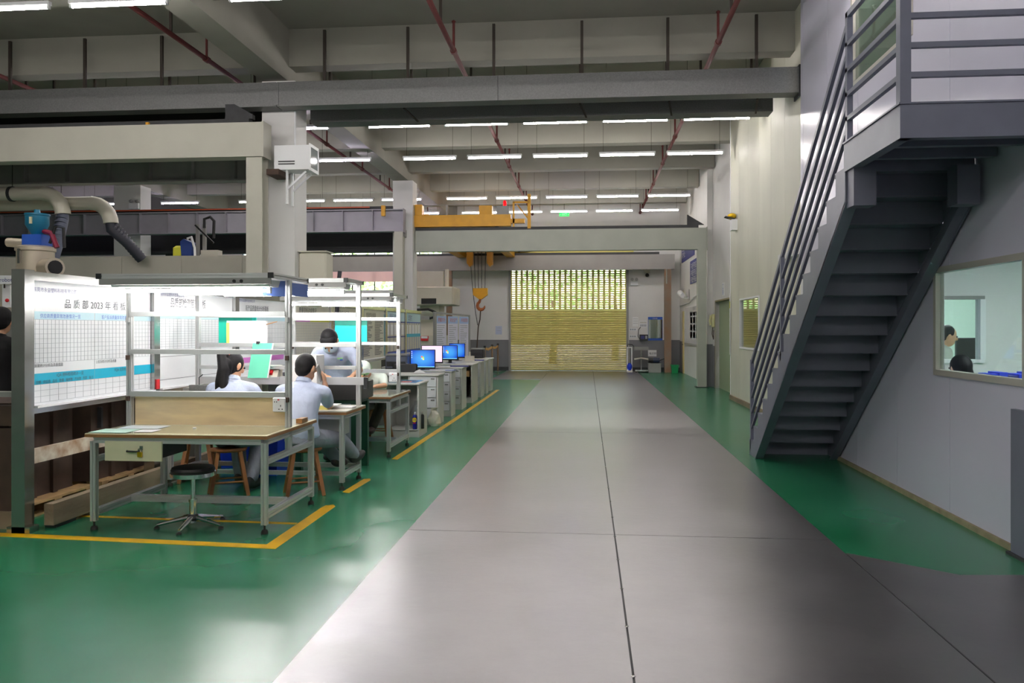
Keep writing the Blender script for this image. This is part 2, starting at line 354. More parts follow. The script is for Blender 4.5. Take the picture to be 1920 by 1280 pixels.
# roller shutter: every slat its own piece, upper part perforated
XA, XB = -2.87, 1.45; d1 = S('door_1', MB().box(XA - .08, XA, 30.02, 30.16, 0, 3.8).box(XB, XB + .08, 30.02, 30.16, 0, 3.8), 'grey_steel')
NS = 34; zt = 2.26; hs = zt / NS; pr = [(30.1, 0), (30.1, hs * .98), (30.085, hs * .95), (30.066, hs * .7), (30.062, hs * .45), (30.072, hs * .18), (30.09, .002)]
sm = MB().prism(pr[::-1], 'x', XA, XB).mesh('slat'); sm.materials.append(MATS['shutter'])
for k in range(NS):
    o = bpy.data.objects.new('slat', sm); COL.objects.link(o); o.parent = d1; o.location = (-d1.location.x, -d1.location.y, k * hs + .02)
NP = 18; hp = (3.78 - zt - .02) / NP; NH = 21; pw = (XB - XA) / NH
pm = MB().box(XA, XB, 30.07, 30.085, 0, hp * .48)
for j in range(NH + 1):
    xx = XA + j * pw; pm.box(max(XA, xx - .042), min(XB, xx + .042), 30.072, 30.083, hp * .48, hp)
pm = pm.mesh('perforated_slat'); pm.materials.append(MATS['shutter'])
for k in range(NP):
    o = bpy.data.objects.new('perforated_slat', pm); COL.objects.link(o); o.parent = d1; o.location = (-d1.location.x, -d1.location.y, zt + .02 + k * hp)
P('bottom_bar', MB().box(XA, XB, 30.06, 30.1, .004, .03), 'grey_steel', d1)
P('shutter_box', MB().box(XA - .3, XB + .25, 29.72, 30.1, 4.38, 5.0), 'shutter', d1)

# office behind the window
ow = S('wall_office_inner', MB().box(3.12, 3.6, 9.9, 9.98, 0, 2.7).box(4.62, 7.4, 9.9, 9.98, 0, 2.7).box(3.6, 4.62, 9.9, 9.98, 0, 1.22).box(3.6, 4.62, 9.9, 9.98, 1.95, 2.7), 'white_wall')
S('wall_office_side', MB().box(7.3, 7.4, 3, 14, 0, 2.7), 'white_wall')
S('wall_office_back', MB().box(3.3, 7.4, 13.4, 13.5, 0, 2.7), mat('mint_wall', (214, 232, 222), .7))
S('wall_office_front', MB().box(3.12, 7.3, 3.0, 3.1, 0, 2.7), 'white_wall')
S('ceiling_office', MB().box(3.12, 7.4, 3.0, 13.5, 2.7, 2.8), 'white_wall')
w5 = S('window_5', MB().box(3.57, 4.65, 9.87, 10.0, 1.19, 1.23), 'white')
P('window_frame', MB().box(3.57, 4.65, 9.87, 10.0, 1.94, 1.98), 'grey_steel', w5)
P('window_frame', MB().box(4.6, 4.66, 9.87, 10.0, 1.23, 1.94), 'white', w5)
P('window_frame', MB().box(3.57, 3.61, 9.87, 10.0, 1.23, 1.94), 'white', w5)
P('pane', MB().box(3.61, 4.6, 9.93, 9.935, 1.23, 1.94), 'pane', w5)
for (yy, nm) in ((7.2, 'desk room'), (11.6, 'inner room')):
    t = T('ceiling_light', 'square office ceiling light in the %s behind the window' % nm, 'ceiling light', (4.9, yy, 2.66))
    P('frame', MB().box(4.55, 5.25, yy - .35, yy + .35, 2.66, 2.7), 'white', t)
    P('diffuser', MB().box(4.6, 5.2, yy - .3, yy + .3, 2.652, 2.66), mat('office_light', (240, 250, 250), .5, emit=60), t)

# outside: yard and trees seen through the shutter holes and high windows
S('ground_outside', MB().box(-40, 30, 30.31, 80, -.15, -.03), mat('yard', (190, 188, 182), .9))
def tree(x, y, h, r, label):
    t = T('tree', label, 'tree', (x, y, 0), 'trees in the yard outside')
    P('trunk', MB().tube([(x, y, -.05), (x + .1, y, h * .3), (x, y + .1, h * .6)], [.18, .13, .07], 8), 'rust_brown', t)
    mb = MB(); rr = random.Random(int(x * 13 + y))
    for _ in range(520):
        a = rr.uniform(0, 6.28); q = rr.uniform(-1, 1); d = r * rr.uniform(.55, 1); e = math.sqrt(1 - q * q)
        c0 = Vector((x + d * e * math.cos(a), y + d * e * math.sin(a), h * .68 + q * d * .95))
        u = Vector((rr.uniform(-1, 1), rr.uniform(-1, 1), rr.uniform(-1, 1))).normalized() * .17; v = u.cross(Vector((rr.uniform(-1, 1), rr.uniform(-1, 1), 1))).normalized() * .1
        mb.quad(c0 - u, c0 - v, c0 + u, c0 + v)
    P('foliage', mb, mat('leaf', (150, 190, 110), .6, 0, .3, 3), t)
tree(-8.2, 38, 6.6, 2.6, 'leafy green tree outside the high back windows'); tree(-13.6, 42, 6.2, 2.4, 'green tree outside, left of the other window tree')
tree(-1.6, 37, 5.0, 1.9, 'green tree outside behind the left half of the shutter'); tree(1.4, 41, 5.4, 2.1, 'green tree outside behind the right half of the shutter')
# ================================================================ OVERHEAD
# ---- fluorescent battens
ZL = 5.45
def batten():
    t = T('fluorescent_light', 'x', 'ceiling light', (0, 0, ZL))
    P('body', MB().box(-.62, .62, -.03, .03, .025, .07), 'white', t, True)
    P('tube', MB().cyl((-.585, 0, 0), (.585, 0, 0), .019, n=6), 'tube', t, True)
    for s_ in (-1, 1):
        P('lamp_holder', MB().box(s_ * .6 - .014, s_ * .6 + .014, -.018, .018, -.022, .03), 'white', t, True)
        P('wire', MB().cyl((s_ * .53, 0, .07), (s_ * .53, 0, CEIL - ZL), .004, n=5), 'rod', t, True)
    return t
short_wire = MB().cyl((.53, 0, .07), (.53, 0, 5.68 - ZL), .004, n=5).mesh('wire'); short_wire.materials.append(MATS['rod'])
proto = batten(); first = [True]
cool = MB().cyl((-.585, 0, 0), (.585, 0, 0), .019, n=6).mesh('tube'); cool.materials.append(MATS['tube_cool'])
def put_batten(x, y, label, group, c_=False):
    if first[0]: o = proto; first[0] = False
    else: o = copy_tree(proto)
    o.location = (x, y, ZL); o['label'] = label; o['group'] = group
    if abs(x + 5.55) < .01:
        for ch in o.children:
            if ch.name.startswith('wire') and max(v.co.x for v in ch.data.vertices) > 0: ch.data = short_wire
    if c_:
        for ch in o.children:
            if ch.name.startswith('tube'): ch.data = cool
ORD = ['first', 'second', 'third', 'fourth', 'fifth', 'sixth', 'seventh', 'eighth', 'ninth', 'tenth']
RX = [2.37 - 1.485 * k for k in range(5)]; LX = [-5.55 - 1.485 * k for k in range(4)]
for (yy, nm, cl) in ((15.0, 'row just beyond the shutter casing', ()), (17.95, 'second row beyond the shutter casing', ()), (23.6, 'row just above the yellow crane', (2,)), (26.5, 'farthest row before the back wall', ())):
    for k, x in enumerate(RX): put_batten(x, yy, 'fluorescent light, %s from the right wall in the %s' % (ORD[k], nm), 'ceiling lights over the aisle', k in cl)
    for k, x in enumerate(LX): put_batten(x, yy, 'left bay light, %s from the columns, %s' % (ORD[k], nm), 'ceiling lights over the left bay', k == 0)
for k, x in enumerate([-12.5, -14.75, -16.15, -17.7]):
    put_batten(x, 23.6, 'small distant cool light at far left, %s from the right, above the hoses' % ORD[k], 'ceiling lights over the left bay', True)
for k, x in enumerate(RX[::-1][:1] + LX):
    put_batten(x, 9.04, 'large near fluorescent light at the top left, %s from the concrete beam' % ORD[k], 'ceiling lights nearest the camera')
for yy in (-2.8, .15, 6.1, 9.04):
    for x in RX[:4] if yy == 9.04 else RX + LX[:3]:
        put_batten(x, yy, 'fluorescent light hung over the near end of the aisle', 'ceiling lights over the near end')
# ---- galvanised fire-shutter casings hung on rods
YB = 12.5
t = T('shutter_casing', 'long galvanised steel shutter casing hung across the hall on rods', 'casing', (-4, YB, 5.18))
for a, b in ((-24, -12), (-11.99, -5.0), (-4.985, -1.4), (-1.395, 3.2)): P('casing_section', MB().box(a, b, YB, YB + .28, 5.18, 5.57), 'galv', t)
P('joint_strap', MB().box(-5.03, -4.955, YB - .01, YB, 5.2, 5.56), 'galv', t)
for px in (20, 160, 304, 609, 765, 926, 1091, 1252, 1418):
    x = xY(px, YB + .14); P('hanger_rod', MB().box(x - .022, x + .022, YB + .11, YB + .15, 5.57, 6.43), 'rod', t)
P('end_plate', MB().box(3.2, 3.22, YB - .02, YB + .3, 5.12, 5.6), 'dark_steel', t)
t = T('rear_shutter_casing', 'darker shutter casing just behind the galvanised one', 'casing', (-4, 13.4, 4.7))
P('casing_section', MB().box(-4.75, 3.02, 13.4, 13.75, 5.14, 5.6), 'galv', t)
P('casing_section', MB().box(-24, -5.4, 13.4, 13.7, 4.75, 5.6), 'black', t)
for px in (52, 180, 320, 620, 772, 1088, 1249, 1408):
    x = xY(px, 13.55); P('hanger_rod', MB().box(x - .02, x + .02, 13.5, 13.54, 5.6, 6.05), 'rod', t)
for px in (1088, 1249, 1408, 770):
    x = xY(px, 13.3); P('strap', MB().bar((x, 12.8, 5.18), (x + .1, 13.42, 5.12), .03, .02), 'rod', t)
# ---- sprinkler pipes
for k, (X, nm) in enumerate(((-9.9, 'farthest left over the machines'), (-6.02, 'left of the concrete beam'), (-2.05, 'over the left half of the aisle'), (1.95, 'over the right half of the aisle'))):
    t = T('sprinkler_pipe', 'red sprinkler pipe running down the hall, ' + nm, 'pipe', (X, 12, 5.85), 'sprinkler pipes')
    P('pipe', MB().cyl((X, 4, 5.87), (X, 29.9, 5.87), .038, n=10), 'red_pipe', t)
    for j in range(9):
        yy = 5.2 + 2.95 * j
        P('hanger', MB().box(X - .02, X + .02, yy - .012, yy + .012, 5.87, CEIL), 'rod', t)
        P('sprinkler', MB().cyl((X, yy + 1.1, 5.87), (X, yy + 1.1, 6.3), .02, n=6).lathe([(.02, 0), (.035, .03), (.01, .05)], X, yy + 1.1, 6.3, 8), 'red_pipe', t)
        P('coupling', MB().cyl((X, yy + 1.05, 5.87), (X, yy + 1.15, 5.87), .052, n=10), 'red_pipe', t)
# ---- runway beams
def ibeam(mb, x0, x1, y, z0, z1, fw=.26, ft=.03, wt=.03):
    return mb.box(x0, x1, y - fw / 2, y + fw / 2, z0, z0 + ft).box(x0, x1, y - wt / 2, y + wt / 2, z0 + ft, z1 - ft).box(x0, x1, y - fw / 2, y + fw / 2, z1 - ft, z1)
def hpost(mb, x, y, z0, z1, w=.26):
    return mb.box(x - w / 2, x + w / 2, y - w / 2, y - w / 2 + .03, z0, z1).box(x - .02, x + .02, y - w / 2 + .03, y + w / 2 - .03, z0, z1).box(x - w / 2, x + w / 2, y + w / 2 - .03, y + w / 2, z0, z1)
t = T('runway_beam', 'cream crane runway beam with post in front of the near column', 'crane beam', (-5.24, 12.3, 0), 'crane runways')
P('girder', MB().box(-24, -5.1, 12.18, 12.46, 4.31, 4.85), 'cream_steel', t)
P('end_plate', MB().box(-5.1, -5.07, 12.16, 12.48, 4.3, 4.86), 'cream_steel', t)
P('rail', MB().box(-24, -5.35, 12.26, 12.4, 4.85, 4.93), 'dark_steel', t); P('rail_clip', MB().box(-7.05, -7.0, 12.22, 12.3, 4.85, 4.9), 'crane_yellow', t)
P('end_stop', MB().prism([(-5.75, 4.93), (-5.3, 4.93), (-5.3, 5.0), (-5.6, 5.17), (-5.75, 5.17)], 'y', 12.28, 12.38), 'dark_steel', t)
P('post', hpost(MB(), -5.24, 12.33, 0, 4.3), 'cream_steel', t); P('bracket', MB().box(-5.1, -4.9, 12.35, 12.8, 4.05, 4.14), 'rust_brown', t)
t = T('runway_beam', 'grey steel I-beam runway with stiffeners just behind the cream beam', 'crane beam', (-5.3, 13.9, 4.2), 'crane runways')
P('girder', ibeam(MB(), -24, -5.1, 13.9, 4.24, 4.85), 'grey_steel', t)
for k in range(14): P('stiffener', MB().box(-5.5 - .8 * k, -5.48 - .8 * k, 13.77, 13.885, 4.27, 4.82), 'grey_steel', t)
P('bracket', MB().box(-5.36, -5.1, 13.36, 13.8, 4.05, 4.24), 'grey_steel', t)
x2 = xY(757, 21.4)
t = T('runway_beam', 'mauve grey steel I-beam runway with stiffeners ending at the far column', 'crane beam', (x2 - .15, 21.4, 0), 'crane runways')
P('girder', ibeam(MB(), -24, x2, 21.4, 4.22, 4.83), 'mauve_steel', t)
P('end_plate', MB().box(x2, x2 + .02, 21.25, 21.55, 4.2, 4.84), 'mauve_steel', t)
for k in range(20): P('stiffener', MB().box(x2 - .85 - .83 * k, x2 - .83 - .83 * k, 21.27, 21.385, 4.25, 4.8), 'mauve_steel', t)
P('rail', MB().box(-24, x2 - .3, 21.36, 21.44, 4.83, 4.92), 'dark_steel', t); P('conductor_bar', MB().box(-24, x2 - .9, 21.2, 21.23, 4.86, 4.89), mat('orange', (200, 80, 40), .5), t)
P('bumper', MB().box(x2 - .55, x2 - .45, 21.1, 21.2, 4.62, 4.9), 'crane_yellow', t)
P('post', hpost(MB(), x2 - .12, 21.4, 0, 4.22, .24), 'cream_steel', t); P('bracket', MB().box(x2, -5.36 + .3, 21.45, 21.75, 4.1, 4.3), 'grey_steel', t)
t = T('runway_beam', 'steel beam, shade painted into its black colour, below and behind the mauve runway', 'crane beam', (-9, 22.8, 3.88), 'crane runways')
P('girder', MB().box(-24, -5.4, 22.6, 22.9, 3.88, 4.35), 'black', t); P('lip', MB().box(-24, -5.4, 22.55, 22.95, 3.8, 3.88), 'dark_steel', t)  # girder painted black to carry the shade on its unlit face
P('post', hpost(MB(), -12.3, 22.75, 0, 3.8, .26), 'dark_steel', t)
t = T('runway_beam', 'pale green-grey runway portal across the aisle under the yellow crane', 'crane beam', (3.07, 22.05, 0), 'crane runways')
P('girder', MB().box(-4.78, 3.2, 21.95, 22.2, 3.73, 4.31), 'green_grey_steel', t); P('rail', MB().box(-4.78, 3.0, 22.03, 22.12, 4.31, 4.4), 'dark_steel', t)
P('end_plate', MB().box(3.2, 3.22, 21.9, 22.25, 3.7, 4.33), 'green_grey_steel', t)
P('end_stop', MB().prism([(2.7, 4.4), (3.15, 4.4), (2.7, 4.68)], 'y', 22.03, 22.12), 'dark_steel', t)
P('post', MB().box(2.97, 3.2, 21.95, 22.2, 0, 3.73), 'green_grey_steel', t); P('base_plate', MB().box(2.92, 3.25, 21.9, 22.25, 0, .02), 'dark_steel', t)
t = T('runway_beam', 'grey runway beam across the back wall above the roller shutter', 'crane beam', (3.0, 29.4, 0), 'crane runways')
P('girder', MB().box(-14, 3.14, 29.25, 29.5, 3.73, 4.27), mat('taupe_steel', (158, 153, 148), .55, 0, .06, 2), t); P('rail', MB().box(-14, 2.6, 29.33, 29.42, 4.27, 4.36), 'black', t)
P('post', MB().box(2.78, 3.02, 29.28, 29.48, 0, 3.73), mat('rusty_post', (140, 128, 116), .7, 0, .2, 3, col2=(150, 110, 80)), t)
P('post', MB().box(-5.2, -5.0, 29.28, 29.48, 0, 3.73), 'rusty_post', t)
P('cable', MB().cyl((2.85, 29.2, 3.73), (2.85, 29.2, 3.2), .02, n=6), 'green_grey_steel', t)
# ---- yellow overhead crane
t = T('overhead_crane', 'yellow overhead travelling crane with twin girders and hook', 'crane', (-3.7, 22.1, 4.4))
for yy in (22.08, 29.38): 
    P('end_truck', MB().box(-5.3, -2.1, yy - .13, yy + .13, 4.42, 4.74), 'crane_yellow', t)
    for xx in (-5.0, -2.5): P('wheel', MB().cyl((xx, yy - .05, 4.49), (xx, yy + .05, 4.49), .09, n=14), 'dark_steel', t)
for xx in (-4.6, -2.8): P('bridge_girder', MB().box(xx - .15, xx + .15, 22.21, 29.25, 4.2, 4.8), 'crane_yellow', t)
P('girder_seat', MB().box(-2.98, -2.62, 21.94, 22.2, 4.74, 4.99), 'crane_yellow', t); P('girder_seat', MB().box(-4.78, -4.58, 21.94, 22.2, 4.74, 5.04), 'crane_yellow', t)
P('control_box', MB().box(-2.5, -2.15, 22.0, 22.2, 4.74, 4.98), 'grey_steel', t)
P('beacon', MB().lathe([(.05, 0), (.05, .12), (.03, .16)], -2.28, 22.1, 4.98, 12), mat('beacon_red', (230, 10, 20), .3, emit=.6), t)
P('handrail', MB().cyl((-5.2, 22.1, 5.04), (-2.95, 22.1, 5.04), .015, n=6).cyl((-3.9, 22.1, 4.74), (-3.9, 22.1, 5.04), .03, n=6), 'grey_steel', t)
P('buffer', MB().box(-2.1, -1.72, 22.0, 22.16, 4.5, 4.62), 'crane_yellow', t)
P('ladder', MB().box(-2.05, -2.0, 22.0, 22.05, 4.4, 5.1).box(-1.64, -1.55, 22.0, 22.08, 4.35, 5.3).box(-2.05, -1.6, 22.0, 22.04, 5.05, 5.1).bar((-1.98, 22.6, 5.1), (-1.6, 22.0, 4.6), .04, .02), 'crane_yellow', t)
P('trolley', MB().box(-4.4, -3.0, 26.9, 28.1, 4.55, 4.95), 'crane_yellow', t)
for xx in (-4.05, -3.35): P('drum_guard', MB().prism([(xx - .12, 4.55), (xx - .1, 3.85), (xx, 3.72), (xx + .1, 3.8), (xx + .12, 4.55)], 'y', 27.4, 27.65), mat('dark_yellow', (180, 126, 14), .5), t)
for k in range(4): P('rope', MB().cyl((-3.86 + .11 * k, 27.5, 2.95), (-3.92 + .14 * k, 27.5, 4.6), .012, n=6), 'dark_steel', t)
P('cable', MB().tube([(-4.02, 27.5, 3.75), (-3.95, 27.5, 2.9), (-3.85, 27.5, 2.1), (-3.78, 27.5, 1.7)], .012, 6), 'black', t)
hb = P('hook_block', MB().prism([(-3.93, 2.98), (-3.93, 2.75), (-3.73, 2.6), (-3.63, 2.6), (-3.43, 2.75), (-3.43, 2.98)], 'y', 27.4, 27.6), 'crane_yellow', t)
hk = [(-3.68 + .0, 27.5, 2.62)] + [(-3.66 + .13 * math.cos(a), 27.5, 2.38 + .14 * math.sin(a)) for a in [math.radians(q) for q in (120, 150, 180, 210, 240, 270, 300, 330, 360)]]
P('hook', MB().tube(hk, [.035, .05, .05, .055, .06, .06, .06, .05, .035, .012], 10), mat('hook_orange', (176, 98, 50), .5), hb)
P('hanging_chain', MB().tube([(-3.68, 27.5, 2.25), (-3.7, 27.5, 1.9), (-3.76, 27.5, 1.65), (-3.8, 27.5, 1.0), (-3.82, 27.5, .72)], .02, 6), 'rust_brown', t)
# ---- box unit on the near column, emergency sign etc.
t = T('fan_unit', 'white box unit with glass front on brackets, fixed to the near column', 'wall unit', (-4.55, 12.95, 3.9))
x0 = -4.85; P('housing', MB().box(-5.0, -4.42, 12.42, 12.8, 4.14, 4.53), 'white', t)
P('front_frame', MB().box(-4.42, -4.40, 12.40, 12.82, 4.12, 4.17).box(-4.42, -4.40, 12.40, 12.82, 4.5, 4.55).box(-4.42, -4.40, 12.40, 12.44, 4.17, 4.5).box(-4.42, -4.40, 12.78, 12.82, 4.17, 4.5), 'white', t)
P('pane', MB().box(-4.418, -4.41, 12.44, 12.78, 4.17, 4.5), mat('unit_glass', (150, 158, 158), .08, 0, spec=.8), t)
for z in (4.22, 4.26): P('vent_slot', MB().box(-4.93, -4.66, 12.412, 12.42, z, z + .018), 'dark_steel', t)
for yy in (12.5, 12.74): P('bracket', MB().bar((-4.8, yy, 3.85), (-4.5, yy, 4.12), .03, .03).box(-4.83, -4.8, yy - .02, yy + .02, 3.6, 4.14), 'white', t)
P('cable', MB().cyl((-4.79, 12.78, 4.53), (-4.79, 12.78, 5.16), .018, n=6), 'white', t)
t = T('exit_sign', 'small green exit sign hung over the aisle below the far lights', 'exit sign', (xY(1058, 27.9), 27.9, 5.0))
xe = xY(1058, 27.9); ze = zP(402, xe, 27.9)
P('sign_face', MB().box(xe - .17, xe + .17, 27.88, 27.92, ze - .06, ze + .06), 'exit_green', t); P('rod', MB().cyl((xe, 27.9, ze + .06), (xe, 27.9, CEIL), .008, n=5), 'rod', t)
text('←出口→', .09, (xe, 27.878, ze - .035), (1, 0, 0), (0, 0, 1), 'white', t, align='CENTER')
t = T('emergency_light', 'twin-head emergency light on the distant mauve column', 'emergency light', (-12.9, 21.74, 5.1))
P('body', MB().box(-13.0, -12.72, 21.66, 21.74, 5.0, 5.16), 'white', t)
for xx in (-12.95, -12.77): P('lamp_head', MB().lathe([(.03, 0), (.06, .03), (.06, .07), (.02, .09)], xx, 21.7, 5.17, 10), 'grey_steel', t)
# ================================================================ STEEL STAIR WITH LANDING
SX0, SX1, SY0, RI, GO = 2.06, 3.02, 10.44, .1925, .2533
ZT = 16 * RI; SYT = SY0 - 15 * GO; SYF = 5.49
st = T('steel_staircase', 'dark blue-grey steel staircase with landing and railing against the office wall', 'staircase', (SX0, SY0, 0))
def SP(n, mb, m='stair_paint'): return P(n, mb, m, st)
for k in range(1, 17):
    y = SY0 - (k - 1) * GO
    SP('riser', MB().box(SX0 + .01, SX1, y - .008, y, (k - 1) * RI, k * RI - .01))
    if k < 16:
        SP('tread', MB().box(SX0, SX1, y - GO, y + .015, k * RI - .012, k * RI).box(SX0, SX1, y + .003, y + .015, k * RI - .045, k * RI - .012))
        SP('step_side', MB().prism([(y - .008, k * RI - .012), (y - GO, k * RI - .012), (y - .008, (k - 1) * RI)], 'x', SX0, SX0 + .008))
        SP('step_side', MB().prism([(y - .008, k * RI - .012), (y - GO, k * RI - .012), (y - .008, (k - 1) * RI)], 'x', SX1, SX1 + .012))
sl = GO / RI
for (xa, xb, fx) in ((SX0 - .006, SX0 + .006, SX0 + .09), (SX1 + .0, SX1 + .012, SX1 - .08)):
    s_ = SP('stringer', MB().prism([(SY0, 0), (SYT - .02, ZT - RI - .01), (SYT - .02, ZT - RI - .3), (SY0 - .27 * sl, 0)], 'x', xa, xb))
    P('flange', MB().add([(min(xa, fx), SY0 - .27 * sl, 0), (max(xb, fx), SY0 - .27 * sl, 0), (max(xb, fx), SY0 - .29 * sl, 0), (min(xa, fx), SY0 - .29 * sl, 0),
                          (min(xa, fx), SYT, ZT - RI - .285), (max(xb, fx), SYT, ZT - RI - .285), (max(xb, fx), SYT - .03, ZT - RI - .285), (min(xa, fx), SYT - .03, ZT - RI - .285)],
                         [(0, 3, 2, 1), (4, 5, 6, 7), (0, 1, 5, 4), (1, 2, 6, 5), (2, 3, 7, 6), (3, 0, 4, 7)]), 'stair_paint', s_)
for xa in (SX0 + .01, SX1 - .18): SP('knee_bracket', MB().box(xa, xa + .17, SYT - .18, SYT - .01, ZT - RI - .33, ZT - .22))
SP('landing_deck', MB().box(SX0 - .02, XO - .004, SYF - .02, SYT, ZT - .008, ZT + .004))
SP('fascia', MB().box(SX0 - .01, SX0, SYF, SYT, ZT - .23, ZT - .008).box(SX0, SX0 + .07, SYF, SYT, ZT - .23, ZT - .218))
SP('fascia', MB().box(SX0 - .01, SX1 + .02, SYF - .01, SYF, ZT - .23, ZT - .008).box(SX0, SX1 + .02, SYF, SYF + .07, ZT - .23, ZT - .218))
SP('fascia', MB().box(SX0, XO - .004, SYT - .01, SYT, ZT - .23, ZT - .012))
for yy in (SYF + .38, SYF + .78): SP('cross_beam', MB().box(SX0, SX1 + .02, yy, yy + .06, ZT - .2, ZT - .008))
OFF = (.19, .385, .58, .785, 1.02)
zs = lambda y: (SY0 - y) / GO * RI
for i, o in enumerate(OFF):
    h = .045 if i == 4 else .036
    SP('stair_rail', MB().bar((SX0 + .02, SY0 - .06, zs(SY0 - .06) + o + .1), (SX0 + .02, SYT + .01, zs(SYT) + RI * .55 + o), .03, h))
    SP('landing_rail', MB().box(SX0, SX0 + .035, SYF, SYT, ZT + o - h / 2, ZT + o + h / 2))
    SP('landing_rail', MB().box(SX0, SX1 + .02, SYF, SYF + .035, ZT + o - h / 2, ZT + o + h / 2))
SP('rail_post', MB().box(SX0, SX0 + .04, SY0 - .08, SY0 - .03, 0.02, 1.2))
SP('rail_post', MB().box(SX0, SX0 + .04, 8.78, 8.83, zs(8.8) - .02, zs(8.8) + 1.12))
SP('rail_post', MB().box(SX0, SX0 + .045, SYT - .05, SYT, ZT, ZT + 1.04))
SP('rail_post', MB().box(SX0 - .01, SX0 + .06, SYF - .01, SYF + .06, ZT, ZT + 1.04))
t = T('steel_kerb_guard', 'low dark grey steel barrier at the right edge below the window', 'guard', (3.0, 5.5, 0))
P('plate', MB().box(2.985, 3.024, 4.7, 5.97, .02, 1.03), 'stair_paint', t); P('foot', MB().box(2.96, 3.024, 4.7, 5.99, 0, .02), 'dark_steel', t)
# ================================================================ ITEMS ON THE RIGHT AND BACK WALLS
def yF(px): return yX(px, XF)
def wq(mb, pa, pb, za, zb, d0=.0, d1=.012): return mb.box(XF - d1, XF - d0, min(yF(pa), yF(pb)), max(yF(pa), yF(pb)), za, zb)
RV, UP = (0, -1, 0), (0, 0, 1)
ya, yb = yF(1283), yF(1306) - .8
t = T('notice_board', 'large white and blue notice board on the far right wall', 'notice board', (XF, 25, 1.1))
P('panel', MB().box(XF - .035, XF - .005, 23.3, 28.2, 1.1, 2.3), 'board_white', t)
P('sill', MB().box(XF - .06, XF, 23.3, 28.2, 1.04, 1.1), 'grey_steel', t); P('header', MB().box(XF - .034, XF - .03, 23.3, 28.2, 2.16, 2.3), 'board_aged', t)
P('blue_band', MB().box(XF - .033, XF - .03, 23.3, 28.2, 1.1, 1.2), 'blue', t)
P('flag_band', MB().box(XF - .034, XF - .03, 27.3, 28.2, 2.0, 2.2), 'navy', t)
for a in (23.5, 24.2, 24.9, 25.6, 26.3):
    for z in (1.28, 1.52, 1.76): P('sheet', MB().box(XF - .035, XF - .03, a, a + .55, z, z + .2), 'line_grey', t)
    P('sheet', MB().box(XF - .035, XF - .03, a, a + .6, 2.0, 2.12), 'navy', t)
text('信息公布栏', .13, (XF - .036, 26.2, 2.18), RV, UP, 'ink', t)
for (z0, z1, a, b, s_, nm) in ((3.05, 3.8, 22.9, 27.0, '不接受不良品\n不制造不良品\n不流出不良品', 'blue banner with white slogan on the far right wall'), (3.95, 4.6, 26.0, 29.4, '品质第一\n客户至上', 'upper blue banner farther along the right wall')):
    t = T('wall_banner', nm, 'banner', (XF, (a + b) / 2, z0), 'slogan banners'); P('board', MB().box(XF - .02, XF, a, b, z0, z1), 'navy', t)
    text(s_, .22, (XF - .021, b - .2, z1 - .27), RV, UP, 'white', t)
t = T('security_camera', 'white security camera on a curved arm on the right wall', 'camera', (XF, yF(1296), 2.6)); yc = yF(1293)
P('arm', MB().tube([(XF, yc, 2.62), (XF - .12, yc + .1, 2.6), (XF - .2, yc + .45, 2.63)], .015, 6), 'white', t)
P('housing', MB().cyl((XF - .2, yc + .3, 2.7), (XF - .22, yc + .85, 2.82), .08, .1, 12), 'white', t); P('mount', MB().box(XF - .03, XF, yc - .06, yc + .06, 2.55, 2.9), 'grey_steel', t)
O('wall_conduit', MB().tube([(XF - .03, 29.9, 2.42), (XF - .03, 27, 2.45), (XF - .03, 26, 2.6), (XF - .03, 24, 2.66)], .02, 6), 'white', 'white cable conduit running along the right wall below the camera', 'conduit')
t = T('exit_sign', 'small green exit lamp above the cream door on the right wall', 'exit sign', (XF, yF(1271.5), 2.4)); ye = yF(1273)
P('plate', MB().box(XF - .03, XF, ye - .3, ye + .3, 2.27, 2.62), 'white', t); P('lamp', MB().box(XF - .04, XF - .03, ye - .12, ye + .1, 2.42, 2.56), 'exit_green', t)
t = T('wall_phone', 'cream wall telephone with hanging cord beside the green doorway', 'telephone', (XF, 22.0, 1.55)); yp = 21.98
P('cradle', MB().rbox(XF - .08, XF, yp - .1, yp + .1, 1.62, 1.98, .02), mat('phone_cream', (206, 200, 150), .5), t)
P('handset', MB().tube([(XF - .1, yp, 1.68), (XF - .13, yp, 1.8), (XF - .1, yp, 1.94)], [.035, .025, .035], 8), 'phone_cream', t)
P('cord', MB().tube([(XF - .05, yp, 1.62), (XF - .06, yp + .05, 1.45), (XF - .04, yp - .05, 1.3), (XF - .03, yp - .02, 1.55)], .012, 6), 'rust_brown', t)
t = T('wall_mark', 'small blue printed sign above the green doorway', 'sign', (XF, 20.5, 2.35)); P('plate', MB().box(XF - .006, XF, 20.42, 20.75, 2.42, 2.75), 'white', t)
text('工\n厕', .15, (XF - .008, 20.68, 2.6), RV, UP, 'blue', t)
t = T('wall_sensor', 'small white and yellow sensor on the edge of the cream wall', 'sensor', (XC, yX(1380, XC), 3.7)); ys = yX(1381, XC)
P('body', MB().box(XC - .12, XC, ys - .12, ys + .12, 3.72, 3.95), 'white', t); P('head', MB().ell((XC - .1, ys, 4.03), (.1, 0, 0), (0, .12, 0), (0, 0, .07)), 'brass', t)
P('wing', MB().bar((XC - .25, ys, 4.02), (XC - .05, ys, 3.96), .2, .02), 'dark_steel', t)
t = T('door_notice', 'narrow white and green notice strip on the end of the cream wall', 'notice', (XC, YC1, 1.1))
P('strip', MB().box(XC - .02, XC - .013, YC1 - .05, YC1 + .03, 1.0, 2.4), 'white', t); P('band', MB().box(XC - .023, XC - .02, YC1 - .05, YC1 + .03, 2.05, 2.2), 'lime_yellow', t)
